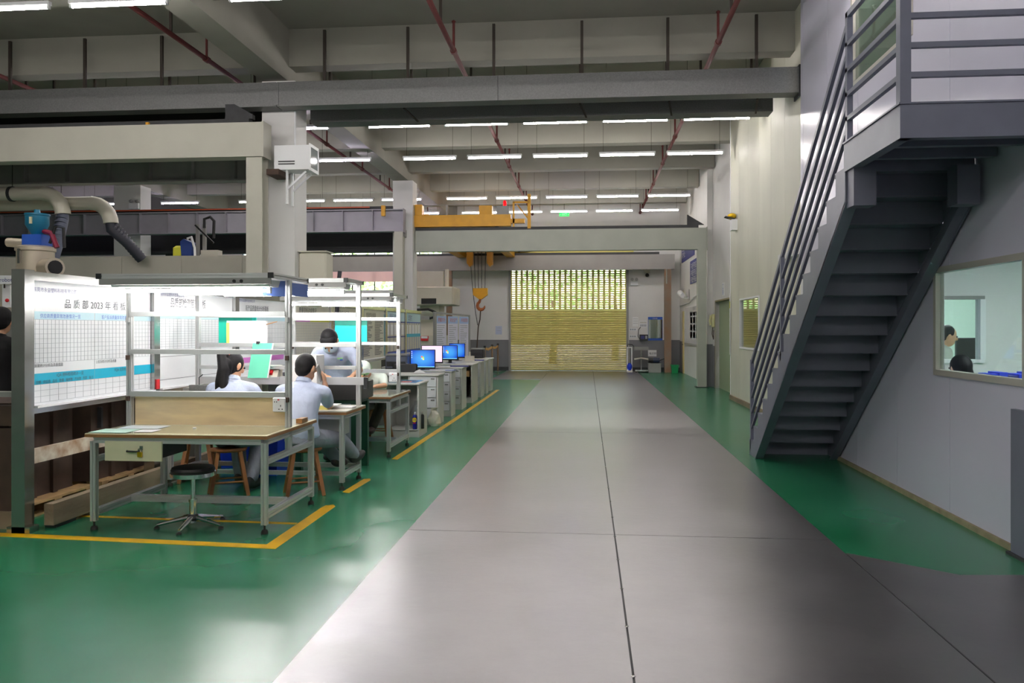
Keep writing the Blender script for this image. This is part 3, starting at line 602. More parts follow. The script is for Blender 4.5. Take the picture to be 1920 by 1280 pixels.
# back wall, right of the shutter
def xB(px): return xY(px, 30.1)
def zB(py): return zP(py, 2, 30.1)
def bw(mb, pa, pb, ya_, yb_, d=.03): return mb.box(xB(pa), xB(pb), 30.1 - d, 30.1, zB(yb_), zB(ya_))
BR = (1, 0, 0)
t = T('emergency_light', 'white twin-head emergency light beside the roller shutter', 'emergency light', (xB(1189), 30.05, zB(535)))
P('body', bw(MB(), 1182, 1196, 528, 535, .08), 'white', t)
for px in (1185, 1193): P('lamp_head', MB().cyl((xB(px), 30.1, zB(524)), (xB(px), 29.95, zB(524)), .04, .06, 10), 'grey_steel', t)
t = T('security_camera', 'dark dome camera high on the back wall above the mirror', 'camera', (xB(1213), 30, zB(520))); P('bracket', bw(MB(), 1208, 1218, 507, 512, .15), 'beige_machine', t)
P('dome', MB().sph((xB(1213), 29.98, zB(516)), .07), 'black', t)
t = T('wall_mirror', 'dressing mirror with blue header and footer on the back wall', 'mirror', (xB(1228), 30.08, zB(638)))
P('frame', bw(MB(), 1215, 1242, 594, 638, .02), 'blue', t); P('glass', bw(MB(), 1215.5, 1241.5, 599, 634, .024), mat('mirror', (210, 216, 216), .03, 1), t)
text('正衣镜', .06, (xB(1228), 30.079, zB(598)), BR, UP, 'white', t, align='CENTER')
t = T('notice_paper', 'white paper notice on the grey dado beside the scale', 'paper', (xB(1223), 30.08, zB(668))); P('sheet', bw(MB(), 1215, 1231, 656, 668, .008), 'paper', t); text('电子秤', .09, (xB(1217), 30.09, zB(664)), BR, UP, 'ink', t)
t = T('notice_paper', 'white paper notice above the wall switches', 'paper', (xB(1192), 30.08, zB(613))); P('sheet', bw(MB(), 1186, 1197, 594, 612, .007), 'paper', t)
P('print_lines', MB().box(xB(1187), xB(1196), 30.09, 30.092, zB(598), zB(597.4)).box(xB(1187), xB(1196), 30.09, 30.092, zB(602), zB(601.4)).box(xB(1187), xB(1196), 30.09, 30.092, zB(606), zB(605.4)), 'line_grey', t)
t = T('notice_paper', 'small pale blue notice on the back wall left of the shutter', 'paper', (xB(935), 30.08, zB(627))); P('sheet', bw(MB(), 929, 941, 611, 627, .007), mat('paper_blue', (196, 204, 226), .7), t)
P('print_lines', MB().box(xB(931), xB(939), 30.09, 30.092, zB(615), zB(614.4)).box(xB(931), xB(939), 30.09, 30.092, zB(620), zB(619.4)), 'line_grey', t)
t = T('switch_panel', 'white panel of switches beside the mirror', 'switch panel', (xB(1206), 30.06, zB(613))); P('plate', bw(MB(), 1199, 1213, 601, 613, .04), 'white', t)
for k in range(4): P('switch', bw(MB(), 1200.5 + 3 * k, 1202.5 + 3 * k, 608, 612, .05), 'line_grey', t); P('label_strip', bw(MB(), 1200.5 + 3 * k, 1202.5 + 3 * k, 603, 606, .043), 'board_aged', t)
for (yy, nm) in ((615, 'upper'), (628, 'lower')):
    t = T('socket_row', '%s row of three small sockets beside the shutter' % nm, 'sockets', (xB(1187), 30.08, zB(yy + 5)), 'wall sockets')
    P('plate', bw(MB(), 1180, 1194, yy, yy + 5, .02), 'white', t)
    for k in range(3): P('socket', bw(MB(), 1181 + 4 * k, 1184 + 4 * k, yy + 1, yy + 4, .03), 'line_grey', t)
t = T('time_clock', 'black wall terminal with small screen left of the mirror', 'terminal', (xB(1207), 30.0, zB(638))); P('case', bw(MB(), 1199, 1214.5, 627, 638, .12), 'black', t); P('screen', bw(MB(), 1201, 1208, 629, 635, .125), 'navy', t)
P('keys', bw(MB(), 1209.5, 1213, 629, 635, .126), 'line_grey', t); P('cable', MB().tube([(xB(1200), 30.0, zB(637)), (xB(1196), 30.03, zB(630)), (xB(1197), 30.06, zB(618)), (xB(1201), 30.06, zB(613))], .012, 6), 'black', t)
# platform scale etc.
x, y = xY(1203, 29.3), 29.3
t = T('platform_scale', 'grey platform scale with indicator head on a pole beside the shutter', 'scale', (x, y, 0))
P('platform', MB().box(x - .24, x + .24, y - .3, y + .3, .05, .1), 'stainless', t); P('column', MB().cyl((x, y + .2, .1), (x, y + .2, .8), .025, n=10), 'stainless', t)
P('tray', MB().box(x - .25, x + .25, y - .02, y + .42, .8, .92), 'grey_steel', t)
for s_ in (-1, 1): P('side_arm', MB().bar((x, y + .15, .52), (x + s_ * .25, y + .15, .47), .16, .04), 'beige_machine', t); P('foot', MB().cyl((x + s_ * .2, y - .25, 0), (x + s_ * .2, y - .25, .05), .03, n=8), 'rubber', t); P('foot', MB().cyl((x + s_ * .2, y + .25, 0), (x + s_ * .2, y + .25, .05), .03, n=8), 'rubber', t)
x, y = xY(1180.5, 29.3), 29.35
t = T('hand_pump', 'white and blue upright hand pump beside the shutter', 'pump', (x, y, 0))
P('base', MB().box(x - .1, x + .1, y - .12, y + .12, 0, .06), 'white', t); P('motor', MB().ell((x, y, .2), (.1, 0, 0), (0, .1, 0), (0, 0, .14)), 'royal', t)
P('rails', MB().box(x - .1, x - .06, y - .02, y + .02, .06, .9).box(x + .06, x + .1, y - .02, y + .02, .06, .9).box(x - .1, x + .1, y - .02, y + .02, .88, .92), 'white', t)
P('handle', MB().tube([(x - .08, y, .92), (x - .06, y, 1.02), (x + .1, y, 1.0), (x + .16, y, .93)], .015, 6), 'black', t); P('plunger', MB().cyl((x, y, .3), (x, y, .88), .02, n=8), 'grey_steel', t)
x, y = xY(1227, 29.35), 29.35
t = T('parts_box', 'grey box below the notice on the back wall', 'box', (x, y, 0)); P('body', MB().box(x - .22, x + .22, y - .18, y + .18, 0, .3), 'grey_steel', t); P('lid', MB().box(x - .23, x + .23, y - .19, y + .19, .3, .33), 'grey_steel', t)
t = T('electric_motor', 'black and blue motor lying on the grey box', 'motor', (x, y, .33)); P('body', MB().cyl((x - .05, y, .43), (x + .18, y, .43), .1, n=14), mat('motor_blue', (26, 40, 70), .4), t); P('fan_cover', MB().cyl((x - .22, y, .43), (x - .05, y, .43), .085, n=14), 'black', t); P('shaft', MB().cyl((x + .18, y, .43), (x + .36, y, .5), .018, n=8), 'black', t); P('foot', MB().box(x - .15, x + .15, y - .1, y + .1, .33, .36), 'black', t)
x, y = xY(1259, 29.2) + .1, 29.08
t = T('waste_bin', 'small green bin at the foot of the rusty post', 'bin', (x, y, 0)); P('tub', MB().loft([((x, y, 0), (.1, .1, 0), (-.1, .1, 0)), ((x, y, .26), (.13, .13, 0), (-.13, .13, 0))], 4), 'green', t); P('rim', MB().box(x - .14, x + .14, y - .14, y + .14, .26, .29), 'green', t)
# ================================================================ WORKBENCHES
AW = .045
def foot(parent, x, y): P('foot', MB().cyl((x, y, .03), (x, y, .075), .008, n=8).lathe([(.028, 0), (.028, .015), (.02, .03), (.008, .032)], x, y, 0, 14), 'rubber', parent)
def canopy(t, x0, x1, y0, y1, z):
    f = P('canopy_frame', MB().prof('x', (y0, z), x0, x1, .04).prof('x', (y1, z), x0, x1, .04).prof('y', (x0, z), y0, y1, .04).prof('y', (x1, z), y0, y1, .04), 'alu', t)
    for (xx, yy) in ((x0, y0 - .022), (x1, y0 - .022), (x1, y1 + .022)): P('end_cap', MB().cbox((xx, yy, z), .044, .012, .044), 'black_plastic', f)
    P('reflector', MB().prism([(y0 + .02, z - .03), (y0 + .06, z - .085), (y0 + .24, z - .085), (y0 + .28, z - .03)], 'x', x0 + .06, x1 - .04), 'white', t)
    P('bench_tube', MB().cyl((x0 + .1, y0 + .1, z - .115), (x1 - .09, y0 + .1, z - .115), .014, n=6), 'bench_tube', t)
    for xx in (x0 + .09, x1 - .08): P('lamp_holder', MB().box(xx - .012, xx + .012, y0 + .13, y0 + .17, z - .135, z - .085), 'white', t)
    for k in (0, 1): P('rosette', MB().cyl((x1 - .3 + .06 * k, y0 - .021, z - .045), (x1 - .3 + .06 * k, y0 - .03, z - .045), .013, n=10), 'black', t)
    P('light_rail', MB().box(x0, x1, y0 - .02, y0 - .005, z - .07, z - .02), 'grey_steel', t)
def socket(t, x, y, z):
    b = P('socket_box', MB().rbox(x - .055, x + .055, y - .06, y - .02, z, z + .12, .006), 'white', t)
    P('socket_hole', MB().box(x + .012, x + .018, y - .0615, y - .06, z + .045, z + .06).box(x - .004, x + .006, y - .0615, y - .06, z + .02, z + .028).box(x + .024, x + .034, y - .0615, y - .06, z + .02, z + .028).box(x - .04, x - .034, y - .0615, y - .06, z + .08, z + .09).box(x - .022, x - .016, y - .0615, y - .06, z + .08, z + .09), 'black', b)
    P('neon', MB().box(x - .012, x + .004, y - .062, y - .06, z + .098, z + .107), 'red', b)
def double_bench(label, x0, x1, y0, y1, yp, drawer, ztop=.775, top='laminate'):
    t = T('workbench', label, 'workbench', ((x0 + x1) / 2, (y0 + y1) / 2, 0), 'aluminium workbenches')
    for x in (x0, x1):
        for y in (y0, y1): P('leg', MB().prof('z', (x, y), .07, ztop - .07, AW), 'alu', t); foot(t, x, y)
        P('side_rail', MB().prof('y', (x, ztop - .06), y0 + .02, y1 - .02, AW), 'alu', t)
        P('side_rail', MB().prof('y', (x, .56), y0 + .02, y1 - .02, AW), 'alu', t)
        P('side_rail', MB().prof('y', (x, .14), y0 + .02, y1 - .02, .05), 'alu', t)
        P('post', MB().prof('z', (x, yp), .58, 2.0, AW), 'alu', t)
    for y in (y0, y1): P('front_rail', MB().prof('x', (y, ztop - .06), x0 + .02, x1 - .02, AW), 'alu', t)
    P('stretcher', MB().prof('x', (yp, .15), x0 + .02, x1 - .02, .055), 'alu', t)
    tt = P('tabletop', MB().box(x0 - .05, x1 + .04, y0 - .05, y1 + .04, ztop - .035, ztop - .012), 'edge_wood', t)
    P('laminate', MB().box(x0 - .048, x1 + .038, y0 - .048, y1 + .038, ztop - .012, ztop - .006), top, tt)
    P('glass_sheet', MB().box(x0 - .04, x1 + .03, y0 - .045, y1 + .03, ztop - .004, ztop), 'desk_glass', tt)
    for z, h in ((1.04, .045), (1.4, .04), (1.72, .04)): P('shelf_rail', MB().box(x0 + .02, x1 - .02, yp - .035, yp + .035, z - h / 2, z + h / 2), 'alu', t)
    for x in (x0, x1):
        for z in (1.02, 1.37, 1.69): P('corner_bracket', MB().prism([(x - .012, z), (x + .012, z), (x + .012, z - .04), (x - .012, z - .04)], 'y', yp - .05, yp - .022), 'rust_brown' if z < 1.5 else 'alu', t)
    canopy(t, x0 - .04, x1, yp - .36, yp + .4, 2.02)
    P('bench_tube', MB().cyl((x0 + .3, yp + .27, 1.905), (x1 - .05, yp + .27, 1.905), .014, n=6), 'bench_tube', t); P('reflector', MB().prism([(yp + .16, 1.99), (yp + .2, 1.935), (yp + .34, 1.935), (yp + .38, 1.99)], 'x', x0 + .26, x1 - .03), 'white', t)
    socket(t, x1 - .06, yp, .9)
    a, b = drawer; dz0, dz1 = ztop - .22, ztop - .065
    dr = P('drawer', MB().box(a, b, y0 - .035, y0 - .02, dz0, dz1), 'cream_drawer', t)
    P('drawer_box', MB().box(a + .02, b - .02, y0 - .02, y0 + .4, dz0 + .02, dz1), 'dark_steel', dr)
    m_ = (a + b) / 2
    P('handle', MB().tube([(m_ - .05, y0 - .035, dz0 + .08), (m_ - .04, y0 - .06, dz0 + .08), (m_ + .04, y0 - .06, dz0 + .078), (m_ + .05, y0 - .035, dz0 + .08)], .007, 6), 'black', dr)
    return t, m_, dz0
b1, dm, dz0 = double_bench('nearest aluminium workbench with plywood backboard, drawer and light canopy', -3.9, -2.5, 6.02, 7.07, 6.52, (-3.79, -3.32))
P('backboard', MB().box(-3.87, -2.52, 6.545, 6.56, .775, 1.02), 'ply', b1)
P('hasp', MB().cbox((dm + .07, 5.98, dz0 + .105), .025, .008, .03), 'stainless', b1)
t = T('padlock', 'small yellow padlock on the drawer of the nearest workbench', 'padlock', (dm + .06, 5.97, dz0 + .04)); P('body', MB().cbox((dm + .062, 5.972, dz0 + .055), .035, .014, .04), 'brass', t); P('shackle', MB().tube([(dm + .05, 5.972, dz0 + .07), (dm + .05, 5.972, dz0 + .095), (dm + .062, 5.972, dz0 + .105), (dm + .074, 5.972, dz0 + .095), (dm + .074, 5.972, dz0 + .07)], .004, 6), 'stainless', t)
t = T('document_sheets', 'pale green and white sheets on the left corner of the nearest bench', 'papers', (-3.75, 6.3, .776)); P('sheet', MB().box(-3.93, -3.62, 5.99, 6.22, .7755, .777), mat('sheet_mint', (196, 232, 216), .3), t); P('sheet', MB().box(-3.85, -3.5, 6.24, 6.46, .7755, .777), mat('sheet_grey', (206, 216, 222), .3), t); P('sheet', MB().box(-3.6, -3.44, 6.05, 6.2, .7755, .777), 'paper', t)
O('eraser', MB().rbox(-3.23, -3.2, 6.3, 6.315, .775, .785, .003), 'white', 'tiny white eraser on the nearest bench', 'eraser')
t = T('hanging_card', 'blue folded card hung at the corner of the nearest light canopy', 'card', (-2.5, 6.9, 1.86))
P('sheet', MB().bar((-2.66, 6.36, 1.93), (-2.5, 6.52, 1.93), .004, .13), mat('card_blue', (92, 116, 182), .6), t); P('sheet', MB().bar((-2.5, 6.58, 1.93), (-2.47, 6.9, 1.93), .004, .11), 'card_blue', t)
O('wood_block', MB().box(-2.51, -2.455, 6.72, 6.86, .776, .815), 'edge_wood', 'small brown wood block on the right edge of the nearest bench', 'block')
b3, _, _ = double_bench('third aluminium workbench with light canopy, in front of the grey cabinets', -3.86, -2.45, 9.73, 10.75, 10.25, (-3.15, -2.72), .76, 'board_aged')
# bench between them
X0, X1, YA, YBk = -4.2, -2.42, 7.74, 8.32
b2 = T('workbench', 'second aluminium workbench, the one the people work at', 'workbench', ((X0 + X1) / 2, 8, 0), 'aluminium workbenches')
for x in (X0, X1):
    for y in (YA, YBk): P('leg', MB().prof('z', (x, y), .07, .74 if y == YA else 2.06, AW), 'alu', b2); foot(b2, x, y)
    P('side_rail', MB().prof('y', (x, .72), YA + .02, YBk - .02, AW), 'alu', b2); P('side_rail', MB().prof('y', (x, .14), YA + .02, YBk - .02, AW), 'alu', b2)
P('front_rail', MB().prof('x', (YA, .72), X0 + .02, X1 - .02, AW), 'alu', b2); P('stretcher', MB().prof('x', (YBk, .14), X0 + .02, X1 - .02, AW), 'alu', b2); P('stretcher', MB().prof('x', (YA + .1, .14), X0 + .02, X1 - .02, .04), 'alu', b2)
tt = P('tabletop', MB().box(X0 - .04, X1 + .06, YA - .06, YBk + .06, .745, .77), 'edge_wood', b2); P('laminate', MB().box(X0 - .038, X1 + .058, YA - .058, YBk + .058, .77, .78), 'board_aged', tt)
for z, h in ((1.18, .035), (1.42, .04), (1.74, .05)): P('shelf_rail', MB().box(X0 + .02, X1 - .02, YBk - .035, YBk + .035, z - h / 2, z + h / 2), 'alu', b2)
P('tray_rail', MB().box(X0 + .02, X1 + .07, YBk - .06, YBk - .03, 1.0, 1.08), 'alu', b2); P('end_cap', MB().box(X1 + .07, X1 + .11, YBk - .06, YBk - .02, .96, 1.08), 'black_plastic', b2)
canopy(b2, X0 + .1, X1 + .02, YBk - .5, YBk + .02, 2.08)
P('bench_tube', MB().cyl((-3.95, YBk + .1, 1.96), (-2.72, YBk + .1, 1.96), .014, n=6), 'bench_tube', b2); P('reflector', MB().prism([(YBk + .03, 2.06), (YBk + .05, 1.99), (YBk + .16, 1.99), (YBk + .18, 2.06)], 'x', -3.98, -2.69), 'white', b2)  # extra rear tube and reflector, added to brighten the bending person's shirt
P('undershelf_box', MB().box(-2.95, -2.5, 7.9, 8.25, .5, .7), 'desk_grey', b2)
# ---- things on the benches
zb = .78
def sheet_thing(name, label, cat, pa, pb, Y, z0, z1, m, th=.012, tilt=0):
    x0, x1 = xY(pa, Y), xY(pb, Y); t = T(name, label, cat, ((x0 + x1) / 2, Y, z0)); P('cover', MB().add([(x0, Y, z0), (x1, Y, z0), (x1, Y + th, z0), (x0, Y + th, z0), (x0 + tilt, Y, z1), (x1 + tilt, Y, z1), (x1 + tilt, Y + th, z1), (x0 + tilt, Y + th, z1)], [(0, 3, 2, 1), (4, 5, 6, 7), (0, 1, 5, 4), (1, 2, 6, 5), (2, 3, 7, 6), (3, 0, 4, 7)]), m, t); return t, x0, x1
t, x0, x1 = sheet_thing('clip_folder', 'teal folder standing on the rail of the second bench behind white papers', 'folder', 410, 480, 8.36, 1.44, 1.76, 'teal'); P('spine', MB().box(x1 - .04, x1 + .002, 8.355, 8.374, 1.44, 1.76), mat('teal_bright', (0, 214, 196), .4), t)
t, x0, x1 = sheet_thing('paper_stack', 'thick sheaf of white papers with yellow edge on the second bench rail', 'papers', 425, 498, 8.29, 1.44, 1.68, 'paper', .05); P('edge_strip', MB().box(x0 - .002, x0 + .03, 8.288, 8.292, 1.44, 1.66), mat('pale_yellow', (240, 216, 110), .6), t); P('clip', MB().tube([(x1 - .05, 8.28, 1.43), (x1 - .03, 8.27, 1.38), (x1 - .06, 8.27, 1.36)], .004, 6), 'dark_steel', t)
P('pencil', MB().cyl((x1, 8.31, 1.64), (x1 + .12, 8.31, 1.67), .005, n=6), 'edge_wood', t)
t, x0, x1 = sheet_thing('hanging_folder', 'light mint green folder hanging beside the ponytailed person', 'folder', 464, 502, 8.22, 1.07, 1.44, 'mint', .01, .06); P('edge', MB().bar((x1, 8.219, 1.07), (x1 + .06, 8.219, 1.44), .006, .014, (1, 0, 0)), 'white', t); P('clip', MB().box(x0 + .1, x0 + .13, 8.21, 8.24, 1.43, 1.46), 'dark_steel', t)
t, x0, x1 = sheet_thing('clip_folder', 'teal folder on the third bench rail behind the masked person', 'folder', 628, 688, 10.3, 1.42, 1.7, 'teal_bright'); P('header', MB().box(x0, x1, 10.296, 10.3, 1.64, 1.7), 'teal', t)
x0, x1 = xY(470, 7.95), xY(530, 7.95); t = T('parts_tray', 'red parts tray on the second bench', 'tray', ((x0 + x1) / 2, 8, zb)); P('tray', MB().box(x0, x1, 7.9, 8.15, zb, zb + .09), 'red', t); P('rim', MB().box(x0 - .01, x1 + .01, 7.89, 8.16, zb + .09, zb + .1), 'red', t)
for k in range(5): P('fin', MB().box(x0 + .03, x1 - .03, 7.93 + .04 * k, 7.94 + .04 * k, zb + .1, zb + .13), 'black', t)
x0 = xY(482, 7.85); t = T('plastic_bag', 'crumpled clear plastic bag in front of the red tray', 'bag', (x0, 7.82, zb)); bg_ = MB()
rr = random.Random(4); bg_.loft([((x0 + rr.uniform(-.02, .02), 7.8, zb + h), (w_, rr.uniform(-.02, .02), 0), (rr.uniform(-.02, .02), w_ * .4, 0)) for h, w_ in ((0, .12), (.04, .13), (.09, .1), (.14, .07), (.19, .035), (.24, .045))], 9); P('film', bg_, 'bag_film', t)
x0, x1 = xY(352, 8.05), xY(402, 8.05); t = T('test_fixture', 'grey metal testing fixture with black knob left of the ponytailed person', 'fixture', ((x0 + x1) / 2, 8.05, zb))
P('body', MB().box(x0, x1, 7.95, 8.2, zb, zb + .2), 'grey_steel', t); P('plate', MB().box(x0 + .07, x1 + .03, 7.94, 8.0, zb + .17, zb + .23), 'galv', t); P('knob', MB().cyl((x0 - .02, 7.95, zb + .07), (x0 - .02, 7.88, zb + .07), .025, n=12), 'black', t); P('lever', MB().tube([(x0 + .1, 8.1, zb + .2), (x0 + .1, 8.1, zb + .3), (x0 + .14, 8.1, zb + .33)], .006, 6), 'dark_steel', t); P('cable', MB().tube([(x0 + .13, 7.9, zb + .01), (x0 + .17, 7.88, zb + .08), (x0 + .24, 7.9, zb + .1)], .006, 6), 'lime_yellow', t)
x0 = xY(520, 8.5); t = T('label_printer', 'beige wedge-shaped desktop device on the second bench', 'device', (x0, 8.25, 1.08)); P('case', MB().prism([(8.27, 1.0 + .08), (8.42, 1.08), (8.42, 1.2), (8.36, 1.2)], 'x', x0 - .09, x0 + .09), 'beige_machine', t); P('panel', MB().bar((x0 - .03, 8.295, 1.125), (x0 + .03, 8.295, 1.125), .05, .03, (0, -.5, .6)), 'red', t)
P('shelf', MB().box(x0 - .12, x0 + .12, 8.25, 8.45, 1.06, 1.08), 'alu', t)
gx0, gx1, gy0, gy1 = -3.3, -2.5, 8.66, 9.2
t = T('granite_stand', 'dark green steel stand under the granite plate', 'stand', ((gx0 + gx1) / 2, 8.9, 0))
for x in (gx0 + .08, gx1 - .08):
    for y in (gy0 + .06, gy1 - .06): P('leg', MB().box(x - .035, x + .035, y - .035, y + .035, 0, .76), mat('stand_green', (10, 66, 46), .5), t)
P('frame', MB().box(gx0 + .05, gx1 - .05, gy0 + .03, gy1 - .03, .76, .8), 'stand_green', t); P('brace', MB().box(gx0 + .1, gx1 - .1, gy0 + .04, gy0 + .08, .2, .26), 'stand_green', t)
O('granite_plate', MB().rbox(gx0, gx1, gy0, gy1, .8, 1.0, .006), 'granite', 'thick dark granite surface plate behind the phoning person', 'surface plate')
t = T('foil_parts', 'small crumpled shiny metal parts on the granite plate', 'parts', (-2.95, 8.85, 1.0)); rr = random.Random(3)
for k in range(7): c0 = Vector((-3.08 + .05 * k, 8.8 + rr.uniform(0, .1), 1.02)); P('piece', MB().ell(c0, (.04, rr.uniform(-.02, .02), .005), (0, .025, .01), (0, .005, .02), 6, 4), 'chrome', t)
x0, x1 = xY(550, 8.05), xY(596, 8.05); t = T('white_carton', 'white carton behind the phoning person on the second bench', 'box', ((x0 + x1) / 2, 8.3, .78)); P('body', MB().box(x0, x1, 8.02, 8.25, .78, 1.32), 'paper', t); P('flap', MB().box(x0, x1, 8.0, 8.02, 1.27, 1.325), 'paper', t)
# notebook stack at phone man's elbow
x0 = -2.62; t = T('note_pads', 'yellow note pads and papers by the phoning person elbow', 'papers', (x0, 7.9, .78)); P('pad', MB().box(x0 - .1, x0 + .02, 7.83, 7.98, .78, .82), mat('pad_yellow', (236, 228, 130), .6), t); P('sheet', MB().box(x0 - .14, x0 + .1, 7.84, 8.05, .82, .824), 'paper', t)
O('white_ruler_box', MB().rbox(-2.6, -2.38, 7.95, 8.1, .78, .8, .004), 'paper', 'flat white box at the right end of the second bench', 'box')
# ================================================================ STOOLS, CRATES
sx, sy = ground(362, 986); t = T('swivel_stool', 'round black swivel stool with chrome star base under the nearest bench', 'stool', (sx, sy, 0)); zz = .46
P('seat', MB().lathe([(.14, -.03), (.165, -.02), (.17, 0), (.16, .02), (.1, .028), (.0, .03)], sx, sy, zz, 28), 'black', t); P('seat_ring', MB().lathe([(.165, -.055), (.175, -.05), (.176, -.02), (.168, -.015)], sx, sy, zz, 28), 'chrome', t)
P('column', MB().lathe([(.03, .03), (.03, .2), (.034, .2), (.034, .22), (.018, .22), (.018, .42)], sx, sy, 0, 16), 'chrome', t); P('hub', MB().lathe([(.045, .05), (.05, .07), (.036, .1)], sx, sy, 0, 16), 'black_plastic', t)
for k in range(5):
    a = math.radians(-85 + 72 * k); e = (sx + .27 * math.cos(a), sy + .27 * math.sin(a))
    l_ = P('star_leg', MB().loft([((sx + .03 * math.cos(a), sy + .03 * math.sin(a), .075), (-.022 * math.sin(a), .022 * math.cos(a), 0), (0, 0, .02)), ((e[0], e[1], .03), (-.014 * math.sin(a), .014 * math.cos(a), 0), (0, 0, .012))], 8), 'chrome', t)
    P('glide', MB().lathe([(.022, 0), (.022, .012), (.01, .02)], e[0], e[1], 0, 10), 'rubber', l_)
def wood_stool(x, y, rz, label, h=.45):
    t = T('wooden_stool', label, 'stool', (x, y, 0), 'wooden stools', rz)
    P('seat', MB().loft([((0, 0, h - .035), (.16, 0, 0), (0, .115, 0)), ((0, 0, h - .02), (.172, 0, 0), (0, .125, 0)), ((0, 0, h), (.168, 0, 0), (0, .12, 0))], 20), 'stool_wood', t, True)
    L = []
    for (sx_, sy_) in ((-1, -1), (1, -1), (-1, 1), (1, 1)):
        a, b = (sx_ * .1, sy_ * .07, h - .03), (sx_ * .17, sy_ * .14, 0); L.append((Vector(a), Vector(b))); P('leg', MB().bar(a, b, .034, .036, (0, 1, 0)), 'stool_wood', t, True)
    for i, j, f in ((0, 1, .68), (2, 3, .68), (0, 2, .6), (1, 3, .6)): P('rung', MB().cyl(L[i][0].lerp(L[i][1], f), L[j][0].lerp(L[j][1], f), .009, n=8), 'stool_wood', t, True)
    return t
wood_stool(-3.44, 7.42, .5, 'wooden stool under the ponytailed person'); wood_stool(-2.72, 7.5, .45, 'wooden stool under the phoning person'); wood_stool(-4.06, 8.05, .3, 'wooden stool at far left under the second bench')
def crate(x, y, w_, d_, h_, m, label):
    t = T('storage_crate', label, 'crate', (x, y, 0), 'blue crates under the benches'); P('tub', MB().loft([((x, y, 0), (w_ * .62, d_ * .62, 0), (-w_ * .62, d_ * .62, 0)), ((x, y, h_), (w_ * .7, d_ * .7, 0), (-w_ * .7, d_ * .7, 0))], 4), m, t); P('rim', MB().box(x - w_ * .72, x + w_ * .72, y - d_ * .72, y + d_ * .72, h_ - .03, h_), m, t)
crate(-3.98, 8.95, .3, .25, .5, 'royal', 'tall blue crate at the left behind the wooden stools'); crate(-3.55, 8.55, .32, .26, .46, 'royal', 'blue crate behind the stool of the ponytailed person')
t = T('blue_bag', 'bright blue plastic sack hanging under the third bench', 'bag', (-2.95, 9.95, .14)); P('sack', MB().loft([((-3.0, 9.98, .17), (.12, 0, 0), (0, .08, 0)), ((-2.98, 9.98, .35), (.15, .02, 0), (0, .1, 0)), ((-3.0, 9.98, .5), (.1, 0, 0), (0, .07, 0)), ((-3.02, 9.98, .6), (.04, 0, 0), (0, .03, 0))], 10), mat('sack_blue', (30, 110, 200), .5, 0, .2, 9, .5, 20), t)
